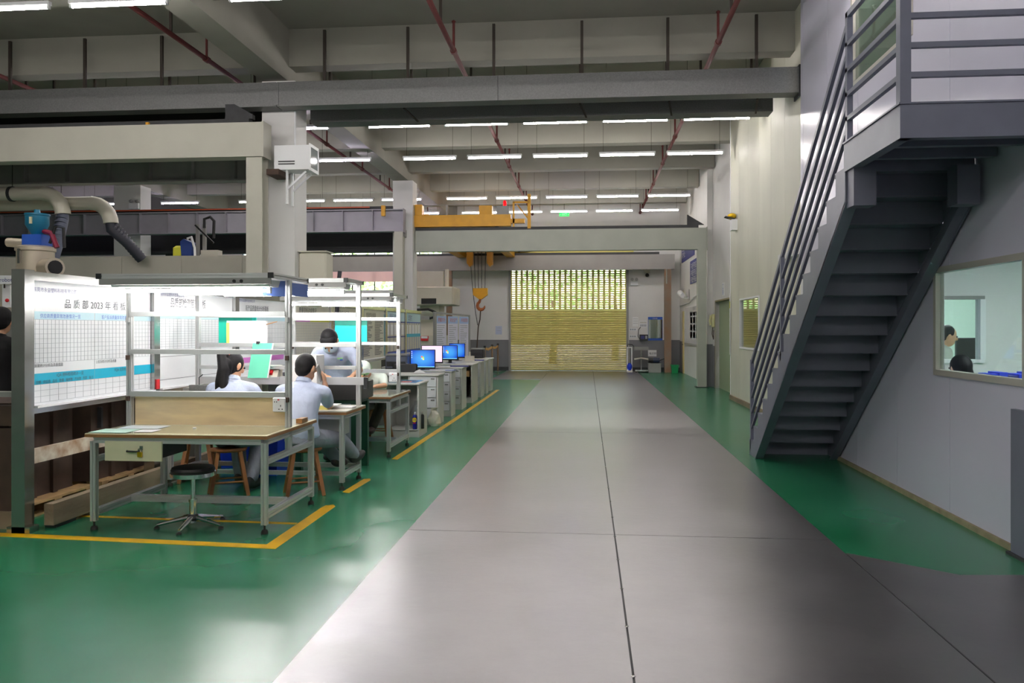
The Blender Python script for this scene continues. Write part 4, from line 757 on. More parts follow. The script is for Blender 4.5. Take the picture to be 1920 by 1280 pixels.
# ================================================================ NOTICE BOARDS ALONG THE MACHINES
XN = -4.41; PIT = 1.875; YN0 = 5.9
def band(mb, y0, y1, z0, z1, e=.0): return mb.box(XN + .012 + e, XN + .013 + e, y0, y1, z0, z1)
BR2 = (0, 1, 0)
def grid(y0, y1, z0, z1, ny, nz, wl=.0028):
    mb = MB()
    for i in range(ny + 1): yy = y0 + (y1 - y0) * i / ny; band(mb, yy - wl / 2, yy + wl / 2, z0, z1, .001)
    for i in range(nz + 1): z = z0 + (z1 - z0) * i / nz; band(mb, y0, y1, z - wl / 2, z + wl / 2, .001)
    return mb
NMS = ['nearest', 'second', 'third', 'fourth', 'fifth', 'sixth', 'seventh', 'eighth']
for k in range(8):
    ya, yb = YN0 + PIT * k, YN0 + PIT * (k + 1); y0, y1 = ya + .07, yb - .05
    t = T('notice_board', '%s standing notice board from the left, in steel frame' % NMS[k], 'notice board', (XN, (ya + yb) / 2, 0), 'standing notice boards')
    P('post', MB().box(XN - .06, XN + .05, ya - .055, ya + .055, 0, 2.06), 'stainless', t)
    P('shoe', MB().box(XN - .1, XN + .09, ya - .055, ya + .055, 0, .05), 'stainless', t)
    P('top_frame', MB().box(XN - .03, XN + .04, y0 - .015, yb - .06, 1.98, 2.05), 'stainless', t); P('bottom_frame', MB().box(XN - .03, XN + .04, y0 - .015, yb - .06, .92, .97), 'stainless', t); P('pen_ledge', MB().box(XN, XN + .07, y0, yb - .06, .965, .98), 'white', t)
    p_ = P('panel', MB().box(XN - .01, XN + .012, y0 - .015, yb - .06, .97, 1.98), 'board_white' if k < 3 else 'board_aged', t)
    if k == 0:
        ym = y0 + .82
        P('header_band', band(band(MB(), y0, ym - .005, 1.67, 1.735), ym + .005, y1, 1.67, 1.735), 'pale_cyan', p_)
        P('printed_grid', grid(y0, ym, 1.32, 1.67, 17, 9), 'line_grey', p_); P('printed_grid', grid(ym, y1, 1.32, 1.67, 17, 9), 'line_grey', p_)
        P('cyan_band', band(MB(), y0, y1, 1.145, 1.235), 'cyan', p_); P('printed_grid', grid(y0, y1, 1.0, 1.145, 16, 3), 'line_grey', p_)
        P('divider', band(MB(), ym - .002, ym + .002, .99, 1.32), 'line_grey', p_)
        L_ = XN + .0135
        text('东莞市永益塑料科技有限公司', .042, (L_, y0 + .02, 1.895), BR2, UP, 'ink_blue', p_)
        text('品 质 部 2023 年 看 板', .085, (L_, y0 + .4, 1.775), BR2, UP, 'ink', p_, sx=1.1)
        text('供应商质量异常改善情况一览', .04, (L_, y0 + .1, 1.685), BR2, UP, 'blue', p_); text('客户投诉质量异常改善情况', .04, (L_, ym + .1, 1.685), BR2, UP, 'blue', p_)
        text('1.异常统计分析及改善措施', .032, (L_, y0 + .01, 1.285), BR2, UP, 'ink', p_); text('2.投诉统计分析及改善', .032, (L_, ym + .02, 1.285), BR2, UP, 'ink', p_)
        text('IQA 进料检验统计一览', .036, (L_ + .001, y0 + .3, 1.197), BR2, UP, 'ink', p_); text('FQA 出货检验统计', .036, (L_ + .001, ym + .3, 1.197), BR2, UP, 'ink', p_)
        text('日期   供应商   品名   数量   抽样数   不良数   判定   备注', .03, (L_ + .001, y0 + .05, 1.153), BR2, UP, 'ink', p_)
    elif k in (1, 2):
        P('header_band', band(MB(), y0, y1, 1.7, 1.77), 'pale_cyan', p_)
        if k == 1: P('printed_grid', grid(y0, y1, 1.38, 1.7, 22, 12), 'line_grey', p_)
        else: P('printed_grid', grid(y0 + .3, y1, 1.4, 1.66, 14, 4), 'line_grey', p_)
        text(['品质部检测管理看板', '新产品质量统计分析看板'][k - 1], .11 if k == 1 else .085, (XN + .0135, y0 + .25, 1.83), BR2, UP, 'ink', p_, sx=.8)
        text('东莞市永益塑料科技有限公司', .04, (XN + .0135, y0 + .02, 1.94), BR2, UP, 'ink_blue', p_)
        P('chart_line', band(band(MB(), y0, y1, 1.06, 1.064), y0, y1, 1.3, 1.304), 'ink', p_)
        if k == 2: P('magenta_band', band(MB(), y0 + .1, y1 - .2, 1.15, 1.22), 'magenta', p_)
    elif k == 3:
        P('printed_grid', grid(y0, y1, 1.1, 1.68, 18, 14), 'line_grey', p_); P('colour_band', band(MB(), y0, y0 + .8, 1.7, 1.78), 'magenta', p_); P('colour_band', band(MB(), y0 + .8, y1, 1.7, 1.78), 'lime_yellow', p_)
        text('质量目标达成情况', .1, (XN + .0135, y0 + .3, 1.84), BR2, UP, 'ink', p_)
    elif k in (4, 5):
        text('检验作业标准', .12, (XN + .0135, y0 + .3, 1.82), BR2, UP, 'ink', p_); mb = MB(); rr = random.Random(k)
        for i in range(26):
            z = 1.74 - i * .028
            for c0, c1 in ((y0 + .1, y0 + .8), (y0 + .95, y1 - .1)): band(mb, c0, c0 + (c1 - c0) * rr.uniform(.5, 1), z, z + .012)
        P('print_lines', mb, 'ink', p_); P('side_band', band(MB(), y1 - .06, y1, 1.0, 1.9), mat('aged_teal', (110, 170, 170), .5), p_)
    else:
        P('header_band', band(MB(), y0, y1, 1.74, 1.97), 'pale_cyan', p_); text(['质量证书栏', '公告栏'][k - 6], .15, (XN + .0145, y0 + .3, 1.8), BR2, UP, 'ink_blue', p_)
        P('frame_lines', grid(y0, y1, 1.06, 1.74, 5 if k == 6 else 7, 2, .03), 'navy' if k == 6 else 'blue', p_); P('foot_band', band(MB(), y0, y1, 1.0, 1.06), 'blue', p_)
        for i in range(5): P('sheet', band(MB(), y0 + .06 + i * .35, y0 + .3 + i * .35, 1.45, 1.68, .002), 'paper', p_)
        if k == 7: P('middle_band', band(MB(), y0, y1, 1.38, 1.46, .003), 'cyan', p_)
O('red_tag', MB().box(XN + .05, XN + .06, YN0 + PIT - .03, YN0 + PIT + .03, .98, 1.08), 'red', 'small red and white tag box on the post of the second board', 'tag')
# guard planks on the floor and clutter behind the boards
t = T('guard_plank', 'grey weathered wooden beam lying on the floor below the boards', 'plank', (-4.28, 7.3, 0), 'guard planks'); P('beam', MB().box(-4.31, -4.23, 6.0, 9.2, .03, .2), 'old_wood', t); P('block', MB().box(-4.36, -4.2, 8.3, 8.7, 0, .06), 'dark_steel', t); P('upright', MB().box(-4.34, -4.26, 8.36, 8.5, .06, .62), 'grey_steel', t); P('block', MB().box(-4.34, -4.24, 6.05, 6.3, 0, .03), 'dark_steel', t)
t = T('guard_plank', 'worn white plank fixed at knee height below the nearest board', 'plank', (-4.4, 7, .45), 'guard planks'); P('board', MB().box(-4.5, -4.47, 5.95, 8.9, .5, .62), 'worn_white', t)
for yy in (5.98, 7.8): P('bracket', MB().box(-4.47, -4.44, yy - .03, yy + .03, .52, .6), 'dark_steel', t)
def pallet(x, y, label):
    t = T('pallet', label, 'pallet', (x, y, 0), 'wooden pallets')
    for k in range(5): P('deck_board', MB().box(x - .5 + .21 * k, x - .34 + .21 * k, y - .5, y + .5, .12, .14), 'pallet_wood', t)
    for k in range(3): P('bearer', MB().box(x - .5, x + .5, y - .5 + .44 * k, y - .4 + .44 * k, .02, .12), 'pallet_wood', t)
    for k in range(3): P('bottom_board', MB().box(x - .5 + .42 * k, x - .4 + .42 * k, y - .5, y + .5, 0, .02), 'pallet_wood', t)
pallet(-5.1, 6.6, 'wooden pallet under the brown cabinet behind the nearest board'); pallet(-5.1, 7.72, 'wooden pallet behind the second board post')
for (x0, x1, y0, y1, z0, z1, nm) in ((-5.5, -4.75, 6.18, 7.0, .14, .98, 'dark brown steel mould cabinet on the nearer pallet'), (-5.5, -4.7, 7.2, 8.15, .14, 1.0, 'rusty brown cabinet on the farther pallet')):
    t = T('mould_cabinet', nm, 'cabinet', ((x0 + x1) / 2, (y0 + y1) / 2, z0), 'brown cabinets'); P('body', MB().box(x0, x1, y0, y1, z0, z1), 'rust_brown', t)
    for q in (.33, .66): P('rib', MB().box(x1, x1 + .03, y0 + (y1 - y0) * q - .03, y0 + (y1 - y0) * q + .03, z0, z1), 'rust_brown', t)
    P('handle', MB().box(x1, x1 + .04, y0 + .1, y0 + .13, z0 + .5, z0 + .7), 'dark_steel', t)
t = T('moulding_machine', 'large dark moulding machine body behind the notice boards', 'machine', (-6.8, 10, 0)); P('bed', MB().box(-8.6, -6.75, 6.2, 11.6, 0, 1.1), 'rust_brown', t); P('guard', MB().box(-8.4, -6.8, 8.0, 11.4, 1.1, 1.9), 'beige_machine', t); P('hatch', MB().box(-6.8, -6.77, 8.6, 10.4, 1.2, 1.75), 'grey_steel', t); P('barrel', MB().cyl((-7.6, 6.6, 1.45), (-7.6, 8.0, 1.45), .2, n=16), 'grey_steel', t)
P('hose', MB().tube([(-6.75, 6.3, .4), (-6.6, 6.35, .6), (-6.62, 6.3, .85), (-6.75, 6.3, .95)], .02, 6), 'orange', t)
O('cable_loop', MB().tube([(-4.7, 6.25, .62), (-4.66, 6.27, .75), (-4.68, 6.26, .9), (-4.74, 6.25, 1.0)], .014, 6), 'orange', 'orange cable hanging on the nearer brown cabinet', 'cable')
# ================================================================ PEOPLE
def V(*a): return Vector(a)
def limb(mb, pts, rad, n=12):
    for i in range(len(pts) - 1): mb.tube([pts[i], pts[i].lerp(pts[i + 1], .5), pts[i + 1]], [rad[i], (rad[i] + rad[i + 1]) / 2 * 1.05, rad[i + 1]], n)
    for p, r in zip(pts, rad): mb.sph(p, r * .99, n, 8)
def hand(mb, w_, d, nrm, curl=.5):
    d = d.normalized(); nrm = (nrm - d * nrm.dot(d)).normalized(); s_ = d.cross(nrm)
    mb.ell(w_ + d * .05, s_ * .042, nrm * .017, d * .055)
    for i, (o, l_) in enumerate(((-.03, .066), (-.01, .078), (.011, .073), (.03, .058))):
        a = w_ + d * .092 + s_ * o; q = d * math.cos(curl * .7) + nrm * math.sin(curl * .7); b = a + q * l_ * .55; q2 = d * math.cos(curl * 1.7) + nrm * math.sin(curl * 1.7)
        limb(mb, [a - d * .02, b, b + q2 * l_ * .5], [.0095, .009, .0075], 6)
    limb(mb, [w_ + d * .03 - s_ * .035, w_ + d * .062 - s_ * .062 + nrm * .012, w_ + d * .092 - s_ * .06 + nrm * .025], [.012, .011, .0085], 6)
def person(label, J, shirt='shirt_blue', trousers='trouser_grey', hs=1.1, vox=.0105, base=None, sleeve=.75, shoes='shoe', hair='short', cloth=.0):
    pel, nk, hd = J['pel'], J['nk'], J['hd']; lat = (J['shR'] - J['shL']).normalized(); sp = (nk - pel).normalized(); fr = sp.cross(lat)
    if fr.dot(J['fw']) < 0: fr = -fr
    fw = J['fw'].normalized(); upv = J.get('up', V(0, 0, 1)); upv = (upv - fw * upv.dot(fw)).normalized(); sd = fw.cross(upv)
    t = T('person', label, 'person', base or (pel.x, pel.y, 0))
    def torso(mb, g):
        L = (nk - pel).length; hl = (J['hipR'] - J['hipL']).normalized()
        rows = ((-.1, .13, .10), (0, .165, .12), (.22, .152, .112), (.42, .15, .108), (.66, .172, .122), (.82, .178, .115), (.93, .15, .09), (1.0, .075, .065))
        bend = J.get('bend', 0.0)
        mb.loft([(pel + sp * L * f + fr * (-bend * math.sin(math.pi * max(0, f))), (hl.lerp(lat, max(0, min(1, f)))).normalized() * (a + g), fr * (b + g)) for f, a, b in rows], 18)
        for s_ in ('shL', 'shR'): mb.tube([nk - sp * .03, J[s_]], [.06 + g, .058 + g], 10)
    body = MB(); torso(body, -.012)
    # head
    body.ell(hd + upv * .012 * hs - fw * .008, sd * .077 * hs, fw * .098 * hs, upv * .105 * hs, 16, 12)
    body.ell(hd - upv * .06 * hs + fw * .025 * hs, sd * .056 * hs, fw * .062 * hs, upv * .062 * hs, 12, 8)
    body.ell(hd - upv * .012 * hs + fw * .1 * hs, sd * .015 * hs, fw * .022 * hs, upv * .026 * hs, 8, 6)
    body.ell(hd - upv * .066 * hs + fw * .082 * hs, sd * .026 * hs, fw * .012 * hs, upv * .01 * hs, 8, 6)
    for s_ in (-1, 1): body.ell(hd + sd * s_ * .08 * hs - upv * .005 - fw * .01, sd * .012 * hs, fw * .02 * hs, upv * .034 * hs, 8, 6)
    body.tube([nk - sp * .05, nk.lerp(hd, .4), hd - upv * .03 - fw * .012], [.06, .054, .056], 12)
    for a in 'LR':
        limb(body, [J['sh' + a], J['el' + a], J['wr' + a]], [.05, .039, .028]); limb(body, [J['hip' + a], J['kn' + a], J['an' + a]], [.082, .057, .04])
        hand(body, J['wr' + a], J.get('hd' + a, J['wr' + a] - J['el' + a]), J.get('pn' + a, V(0, 0, -1)), J.get('cu' + a, .5))
        tdir = J.get('toe' + a, V(fr.x, fr.y, 0)).normalized(); body.ell(J['an' + a] + tdir * .05 - V(0, 0, .03), tdir * .1, tdir.cross(V(0, 0, 1)) * .038, V(0, 0, .035))
    o = link_me('body', fuse(body, vox, 3), 'skin', t)
    for s_ in (-1, 1): P('eye', MB().sph(hd + fw * .088 * hs + sd * s_ * .032 * hs + upv * .012 * hs, .011), 'black', t)
    sh = MB(); torso(sh, .014)
    for a in 'LR':
        e = J['sh' + a].lerp(J['el' + a], sleeve); limb(sh, [J['sh' + a], e], [.069, .06]); 
    sh.tube([nk - sp * .02, nk + (hd - nk) * .28], [.074, .066], 14)
    o = link_me('shirt', fuse(sh, .012, 5), shirt, t)
    if cloth:
        P('collar', MB().tube([nk + (hd - nk) * .1 , nk + (hd - nk) * .34], [.078, .069], 16, False), shirt, t)
    tr = MB()
    tr.loft([(pel - sp * .09, (J['hipR'] - J['hipL']).normalized() * .15, fr * .115), (pel + sp * .02, lat * .178, fr * .132), (pel + sp * .1, lat * .16, fr * .122)], 16)
    for a in 'LR': limb(tr, [J['hip' + a], J['kn' + a], J['an' + a].lerp(J['kn' + a], .08)], [.1, .076, .066])
    link_me('trousers', fuse(tr, .012, 5), trousers, t)
    for a in 'LR':
        td = J.get('toe' + a, V(fr.x, fr.y, 0)).normalized(); sw = td.cross(V(0, 0, 1)).normalized(); up_ = sw.cross(td).normalized()
        if up_.z < 0: up_ = -up_
        c0 = J['an' + a]; s2 = MB().ell(c0 + td * .06 - up_ * .04, td * .145, sw * .05, up_ * .05, 14, 8).ell(c0 - td * .03 - up_ * .015, td * .06, sw * .045, up_ * .06, 12, 8)
        sho = link_me('shoe', fuse(s2, .01, 3), shoes, t)
    if hair == 'short':
        h = MB().ell(hd + upv * .026 * hs - fw * .024 * hs, sd * .087 * hs, fw * .096 * hs, upv * .102 * hs, 18, 12).ell(hd - upv * .02 * hs - fw * .055 * hs, sd * .075 * hs, fw * .055 * hs, upv * .07 * hs, 14, 8)
        link_me('hair', fuse(h, .008, 2), 'hair', t)
    if hair in ('tail', 'long'):
        h = MB().ell(hd + upv * .02 * hs - fw * .022 * hs, sd * .089 * hs, fw * .1 * hs, upv * .108 * hs, 18, 12).ell(hd - upv * .03 * hs - fw * .045 * hs, sd * .08 * hs, fw * .06 * hs, upv * .075 * hs, 14, 8)
        if hair == 'long': h.loft([(hd - fw * .05 + upv * .02, sd * .09, fw * .05), (hd - fw * .07 - upv * .1, sd * .1, fw * .05), (hd - fw * .075 - upv * .22, sd * .095, fw * .035)], 14)
        hh = link_me('hair', fuse(h, .008, 2), 'hair', t)
    return t, dict(hd=hd, fw=fw, up=upv, sd=sd, hs=hs)
# ponytailed person with ponytail, seen from behind
J = dict(pel=V(-3.42, 7.4, .57), nk=V(-3.44, 7.5, 1.07), hd=V(-3.455, 7.57, 1.225), fw=V(.45, .85, -.35), shL=V(-3.645, 7.52, 1.0), shR=V(-3.235, 7.5, 1.0), elL=V(-3.74, 7.66, .8), elR=V(-3.15, 7.62, .8),
         wrL=V(-3.55, 7.84, .83), wrR=V(-3.32, 7.84, .83), hipL=V(-3.51, 7.45, .54), hipR=V(-3.33, 7.45, .54), knL=V(-3.53, 7.82, .5), knR=V(-3.31, 7.84, .5), anL=V(-3.52, 7.86, .1), anR=V(-3.3, 7.62, .1), bend=.04)
t, h = person('person in light blue shirt with long black ponytail, seated with back turned', J, hair='tail', cloth=.01)
b0 = h['hd'] - h['fw'] * .1 + h['up'] * .075
P('hair_tie', MB().ell(b0, h['sd'] * .034, h['fw'] * .03, h['up'] * .034, 12, 8), 'hair_tie', t)
pt = MB().tube([b0, b0 + V(-.035, -.07, .01), V(-3.485, 7.41, 1.2), V(-3.485, 7.395, 1.1), V(-3.465, 7.385, 1.0), V(-3.45, 7.375, .93)], [.03, .046, .056, .05, .032, .005], 10)
pt.tube([V(-3.51, 7.4, 1.2), V(-3.53, 7.385, 1.08), V(-3.555, 7.38, .97)], [.034, .03, .005], 8).ell(V(-3.47, 7.46, 1.22), V(.05, 0, 0), V(0, .05, 0), V(0, 0, .09))
link_me('ponytail', fuse(pt, .008, 2), 'hair', t)
P('ear', MB().ell(h['hd'] + h['sd'] * .095 - h['fw'] * .015, h['sd'] * .012, h['fw'] * .022, h['up'] * .034, 10, 8), 'skin', t)
# man on the phone
J = dict(pel=V(-2.72, 7.44, .575), nk=V(-2.73, 7.5, 1.06), hd=V(-2.715, 7.56, 1.215), fw=V(.35, .9, -.18), shL=V(-2.94, 7.5, .985), shR=V(-2.53, 7.53, .975), elL=V(-3.0, 7.72, .82), elR=V(-2.545, 7.72, .835),
         wrL=V(-2.86, 7.93, .83), wrR=V(-2.575, 7.68, 1.05), hdR=V(-.12, -.05, 1), pnR=V(-1, 0, 0), cuR=.8, hipL=V(-2.81, 7.48, .54), hipR=V(-2.63, 7.48, .54), knL=V(-2.74, 7.93, .5), knR=V(-2.5, 7.93, .47),
         anL=V(-2.6, 8.14, .24), anR=V(-2.43, 8.2, .27), toeL=V(.3, 1, -.1), toeR=V(.25, 1, .25), bend=.05)
t, h = person('person in light blue shirt and grey trousers talking on a phone at the bench', J, cloth=.01)
t = T('mobile_phone', 'grey mobile phone held to the ear of the phoning person', 'phone', (-2.6, 7.66, 1.1)); P('case', MB().bar((-2.6, 7.66, 1.09), (-2.618, 7.58, 1.235), .012, .07, (0, 1, .5)), 'grey_steel', t); P('screen', MB().bar((-2.607, 7.658, 1.1), (-2.624, 7.582, 1.228), .004, .06, (0, 1, .5)), 'black', t)
# masked person bending over the granite plate
J = dict(pel=V(-3.02, 9.53, .97), nk=V(-3.0, 9.3, 1.37), hd=V(-3.005, 9.14, 1.45), fw=V(.06, -.45, -.88), up=V(0, -.88, .45), shL=V(-2.8, 9.33, 1.31), shR=V(-3.21, 9.33, 1.31), elL=V(-2.69, 9.3, 1.1), elR=V(-3.3, 9.24, 1.1),
         wrL=V(-2.72, 9.1, 1.045), wrR=V(-3.04, 9.05, 1.05), hipL=V(-2.93, 9.53, .91), hipR=V(-3.11, 9.53, .91), knL=V(-2.92, 9.5, .5), knR=V(-3.12, 9.5, .5), anL=V(-2.92, 9.5, .09), anR=V(-3.12, 9.5, .09), cuL=.3, cuR=.5, bend=.03,
         toeL=V(0, -1, 0), toeR=V(0, -1, 0))
t, h = person('person in light blue shirt and face mask bending over the granite plate', J, hs=1.16, cloth=.01)
hd, fw, up, sd = h['hd'], h['fw'], h['up'], h['sd']
P('face_mask', MB().ell(hd + fw * .06 - up * .05, sd * .09, fw * .082, up * .075, 14, 10), 'mask', t)
link_me('fringe', fuse(MB().ell(hd + up * .07 + fw * .02, sd * .096, fw * .088, up * .06, 16, 10), .008, 2), 'hair', t)
P('shirt_logo', MB().bar((-2.92, 9.155, 1.245), (-2.86, 9.17, 1.245), .006, .018, (0, -.3, 1)), 'green_trim', t); P('shirt_logo', MB().bar((-2.89, 9.16, 1.228), (-2.86, 9.17, 1.228), .006, .014, (0, -.3, 1)), 'blue', t)
# seated person in pale cap behind the third bench
J = dict(pel=V(-3.0, 11.3, .56), nk=V(-3.06, 11.05, .93), hd=V(-3.1, 10.9, 1.0), fw=V(0, -.8, -.6), up=V(0, -.6, .8), shL=V(-2.88, 11.1, .9), shR=V(-3.25, 11.1, .9), elL=V(-2.82, 10.98, .8), elR=V(-3.28, 10.95, .8),
         wrL=V(-2.9, 10.74, .8), wrR=V(-3.12, 10.72, .8), hipL=V(-2.91, 11.25, .53), hipR=V(-3.09, 11.25, .53), knL=V(-2.84, 10.84, .53), knR=V(-3.1, 10.84, .53), anL=V(-2.9, 10.62, .26), anR=V(-3.1, 10.6, .26), bend=.04, toeL=V(0, -1, 0), toeR=V(0, -1, 0))
t, h = person('person in pale cap and olive trousers bowed behind the third bench', J, shirt='cap', trousers='trouser_olive', hair='none', vox=.012, shoes=mat('shoe_brown', (60, 36, 34), .6))
hd, fw, up, sd = h['hd'], h['fw'], h['up'], h['sd']
P('cap', MB().ell(hd + up * .03 - fw * .02, sd * .105, fw * .12, up * .115, 16, 10), 'cap', t); P('cap_band', MB().loft([(hd - up * .0 - fw * .02, sd * .108, fw * .123), (hd + up * .035 - fw * .02, sd * .108, fw * .123)], 18, False), 'green_trim', t)
wood_stool(-3.0, 11.32, 0, 'wooden stool under the capped person', .45)
# man in black t-shirt at far left
J = dict(pel=V(-5.9, 7.5, .97), nk=V(-5.88, 7.5, 1.5), hd=V(-5.86, 7.54, 1.675), fw=V(-.3, .95, -.1), shL=V(-6.09, 7.5, 1.42), shR=V(-5.67, 7.5, 1.42), elL=V(-6.14, 7.6, 1.14), elR=V(-5.62, 7.58, 1.14), wrL=V(-6.05, 7.82, 1.05), wrR=V(-5.72, 7.82, 1.05),
         hipL=V(-5.99, 7.5, .92), hipR=V(-5.81, 7.5, .92), knL=V(-6.0, 7.5, .5), knR=V(-5.8, 7.5, .5), anL=V(-6.0, 7.48, .09), anR=V(-5.8, 7.48, .09))
person('person in black t-shirt standing behind the nearest board post, back turned', J, shirt='tee_black', trousers='tee_black', vox=.012)
# people behind the office window
J = dict(pel=V(4.42, 10.75, .9), nk=V(4.5, 10.7, 1.36), hd=V(4.58, 10.68, 1.5), fw=V(1, -.1, -.25), shL=V(4.49, 10.88, 1.3), shR=V(4.49, 10.5, 1.3), elL=V(4.5, 10.9, 1.05), elR=V(4.5, 10.48, 1.05), wrL=V(4.7, 10.85, 1.0), wrR=V(4.7, 10.52, 1.0),
         hipL=V(4.36, 10.84, .86), hipR=V(4.36, 10.66, .86), knL=V(4.4, 10.84, .48), knR=V(4.4, 10.66, .48), anL=V(4.36, 10.84, .09), anR=V(4.36, 10.66, .09))
person('person in pale grey shirt seen in profile through the inner office window', J, shirt=mat('shirt_pale', (200, 200, 190), .85), trousers='tee_black', vox=.013)
J = dict(pel=V(3.72, 8.2, .58), nk=V(3.7, 8.27, 1.06), hd=V(3.68, 8.32, 1.2), fw=V(-.25, 1, -.15), shL=V(3.5, 8.28, .98), shR=V(3.88, 8.3, .98), elL=V(3.46, 8.45, .8), elR=V(3.94, 8.48, .8), wrL=V(3.52, 8.68, .8), wrR=V(3.82, 8.7, .8),
         hipL=V(3.63, 8.25, .54), hipR=V(3.81, 8.25, .54), knL=V(3.62, 8.65, .52), knR=V(3.82, 8.65, .52), anL=V(3.62, 8.65, .09), anR=V(3.82, 8.65, .09))
person('person with long dark hair seated at the office desk behind the window', J, shirt='navy', trousers='tee_black', hair='long', vox=.013)
t = T('office_chair', 'dark office chair under the seated office worker', 'chair', (3.74, 8.2, 0)); P('seat', MB().rbox(3.5, 3.96, 7.98, 8.42, .4, .47, .02), 'black_plastic', t); P('column', MB().cyl((3.73, 8.2, .08), (3.73, 8.2, .4), .03), 'chrome', t)
P('backrest', MB().rbox(3.52, 3.94, 7.93, 7.99, .5, .95, .02), 'black_plastic', t)
for k in range(5): a = 1.2566 * k; P('star_leg', MB().bar((3.73, 8.2, .08), (3.73 + .26 * math.cos(a), 8.2 + .26 * math.sin(a), .03), .04, .03), 'black_plastic', t)
t = T('office_desk', 'pale office desk with raised counter behind the window', 'desk', (3.9, 8.9, 0)); P('top', MB().box(3.2, 4.6, 8.55, 9.2, .72, .75), 'desk_grey', t); P('counter', MB().box(3.5, 4.5, 7.6, 7.85, .9, .93), 'desk_grey', t)
for x in (3.25, 4.5): P('side', MB().box(x, x + .03, 8.58, 9.18, 0, .72), 'desk_grey', t); P('counter_side', MB().box(max(x, 3.5), max(x, 3.5) + .03, 7.62, 7.83, 0, .9), 'desk_grey', t)
P('link', MB().box(4.46, 4.5, 7.85, 8.6, .6, .75), 'desk_grey', t)
for k in range(6):
    x = 3.58 + k * .085; t = T('binder', 'blue box file on the office counter, %s from the left' % ORD[k], 'binder', (x, 7.72, .93), 'blue files on the office counter')
    hgt = .24 + .03 * ((k * 7) % 3) * .5; P('cover', MB().box(x - .036, x + .036, 7.62, 7.83, .93, .93 + hgt), 'royal' if k % 3 else 'navy', t); P('spine_label', MB().box(x - .02, x + .02, 7.617, 7.62, 1.0, 1.12), 'paper', t)

def dark_monitor(x0, x1, Y, z0, z1, label, zd, m):
    t = T('monitor', label, 'monitor', ((x0 + x1) / 2, Y, zd), 'office monitors'); P('case', MB().rbox(x0, x1, Y, Y + .05, z0, z1, .008), 'black_plastic', t); P('screen', MB().box(x0 + .02, x1 - .02, Y - .003, Y, z0 + .03, z1 - .02), m, t)
    P('stand', MB().box((x0 + x1) / 2 - .04, (x0 + x1) / 2 + .04, Y + .02, Y + .05, zd, z0 + .02).box((x0 + x1) / 2 - .12, (x0 + x1) / 2 + .12, Y - .05, Y + .12, zd, zd + .012), 'black_plastic', t)
xa, xb = xY(1793, 11.6), xY(1848, 11.6)
dark_monitor(xa, xb, 11.6, zP(674, 5, 11.6), zP(633, 5, 11.6), 'large dark monitor in the inner office room', .95, 'black'); 
t = T('office_counter', 'pale counter under the dark monitor in the inner room', 'counter', ((xa + xb) / 2, 11.7, 0)); P('top', MB().box(xa - .3, xb + .4, 11.3, 12.1, .91, .95), 'desk_grey', t); P('front', MB().box(xa - .28, xb + .38, 11.34, 11.38, 0, .91), 'desk_grey', t)
dark_monitor(3.22, xY(1772, 8.95), 8.95, 1.0, zP(682, 3.7, 8.95), 'lit white monitor at the left edge of the office window', .75, mat('screen_lit', (240, 236, 250), .5, emit=1.2))
# ================================================================ CABINET ROW WITH COMPUTERS
XR, XL = -2.45, -4.05
def desk(k, y0, y1, z, kind, label):
    t = T('computer_desk', label, 'desk', ((XR + XL) / 2, (y0 + y1) / 2, 0), 'grey desks along the aisle')
    P('desktop', MB().rbox(XL, XR + .02, y0 - .03, y1 + .03, z - .035, z, .008), 'desk_grey', t)
    P('side_panel', MB().box(XR - .025, XR, y0, y1, 0, z - .035), 'desk_grey', t); P('side_panel', MB().box(XL, XL + .025, y0, y1, 0, z - .035), 'desk_grey', t)
    xi = XR - .48; P('inner_panel', MB().box(xi - .02, xi, y0, y1, 0, z - .035), 'desk_grey', t); P('plinth', MB().box(xi, XR - .025, y0 + .01, y0 + .03, 0, .1), 'desk_grey', t)
    P('back_panel', MB().box(XL, XR - .02, y1 - .02, y1, .1, z - .035), 'desk_grey', t)
    if kind == 'drawers':
        hs_ = (z - .035 - .1) / 4
        for j in range(4): d_ = P('drawer', MB().box(xi + .008, XR - .033, y0 - .005, y0 + .012, .1 + hs_ * j + .006, .1 + hs_ * (j + 1) - .006), 'desk_front', t); P('handle', MB().box(XR - .12, XR - .06, y0 - .015, y0 - .005, .1 + hs_ * (j + 1) - .05, .1 + hs_ * (j + 1) - .035), 'stainless', d_)
    else: P('bottom_shelf', MB().box(xi, XR - .025, y0 + .01, y1 - .02, .09, .11), 'desk_grey', t)
    return t
D_ = [(11.52, 12.12, .8, 'open', 'first grey desk of the row, open cabinet holding spray cans'), (13.03, 13.55, .84, 'drawers', 'second grey desk of the row, with drawers and raised top'),
      (14.33, 14.76, .83, 'drawers', 'third grey desk of the row, under the nearest monitor'), (15.54, 16.14, .835, 'drawers', 'fourth grey desk of the row, under the pink-screened monitor'), (16.95, 17.85, .835, 'open', 'fifth grey desk of the row, with black computer inside'),
      (18.35, 18.95, .835, 'drawers', 'sixth grey desk of the row'), (19.4, 19.8, .835, 'drawers', 'seventh grey desk of the row, seen edge-on'), (20.25, 20.75, .835, 'drawers', 'last grey desk of the row, nearest the shutter')]
for k, (a, b, z, kd, l_) in enumerate(D_): desk(k, a, b, z, kd, l_)
t = T('desk_mat', 'blue glossy sheet on the first grey desk', 'desk mat', (-3, 11.8, .8)); P('sheet', MB().box(-3.5, -2.5, 11.52, 12.1, .8, .804), mat('mat_blue', (70, 130, 170), .15), t); P('photo', MB().box(-2.75, -2.6, 11.6, 11.75, .804, .806), 'orange', t)
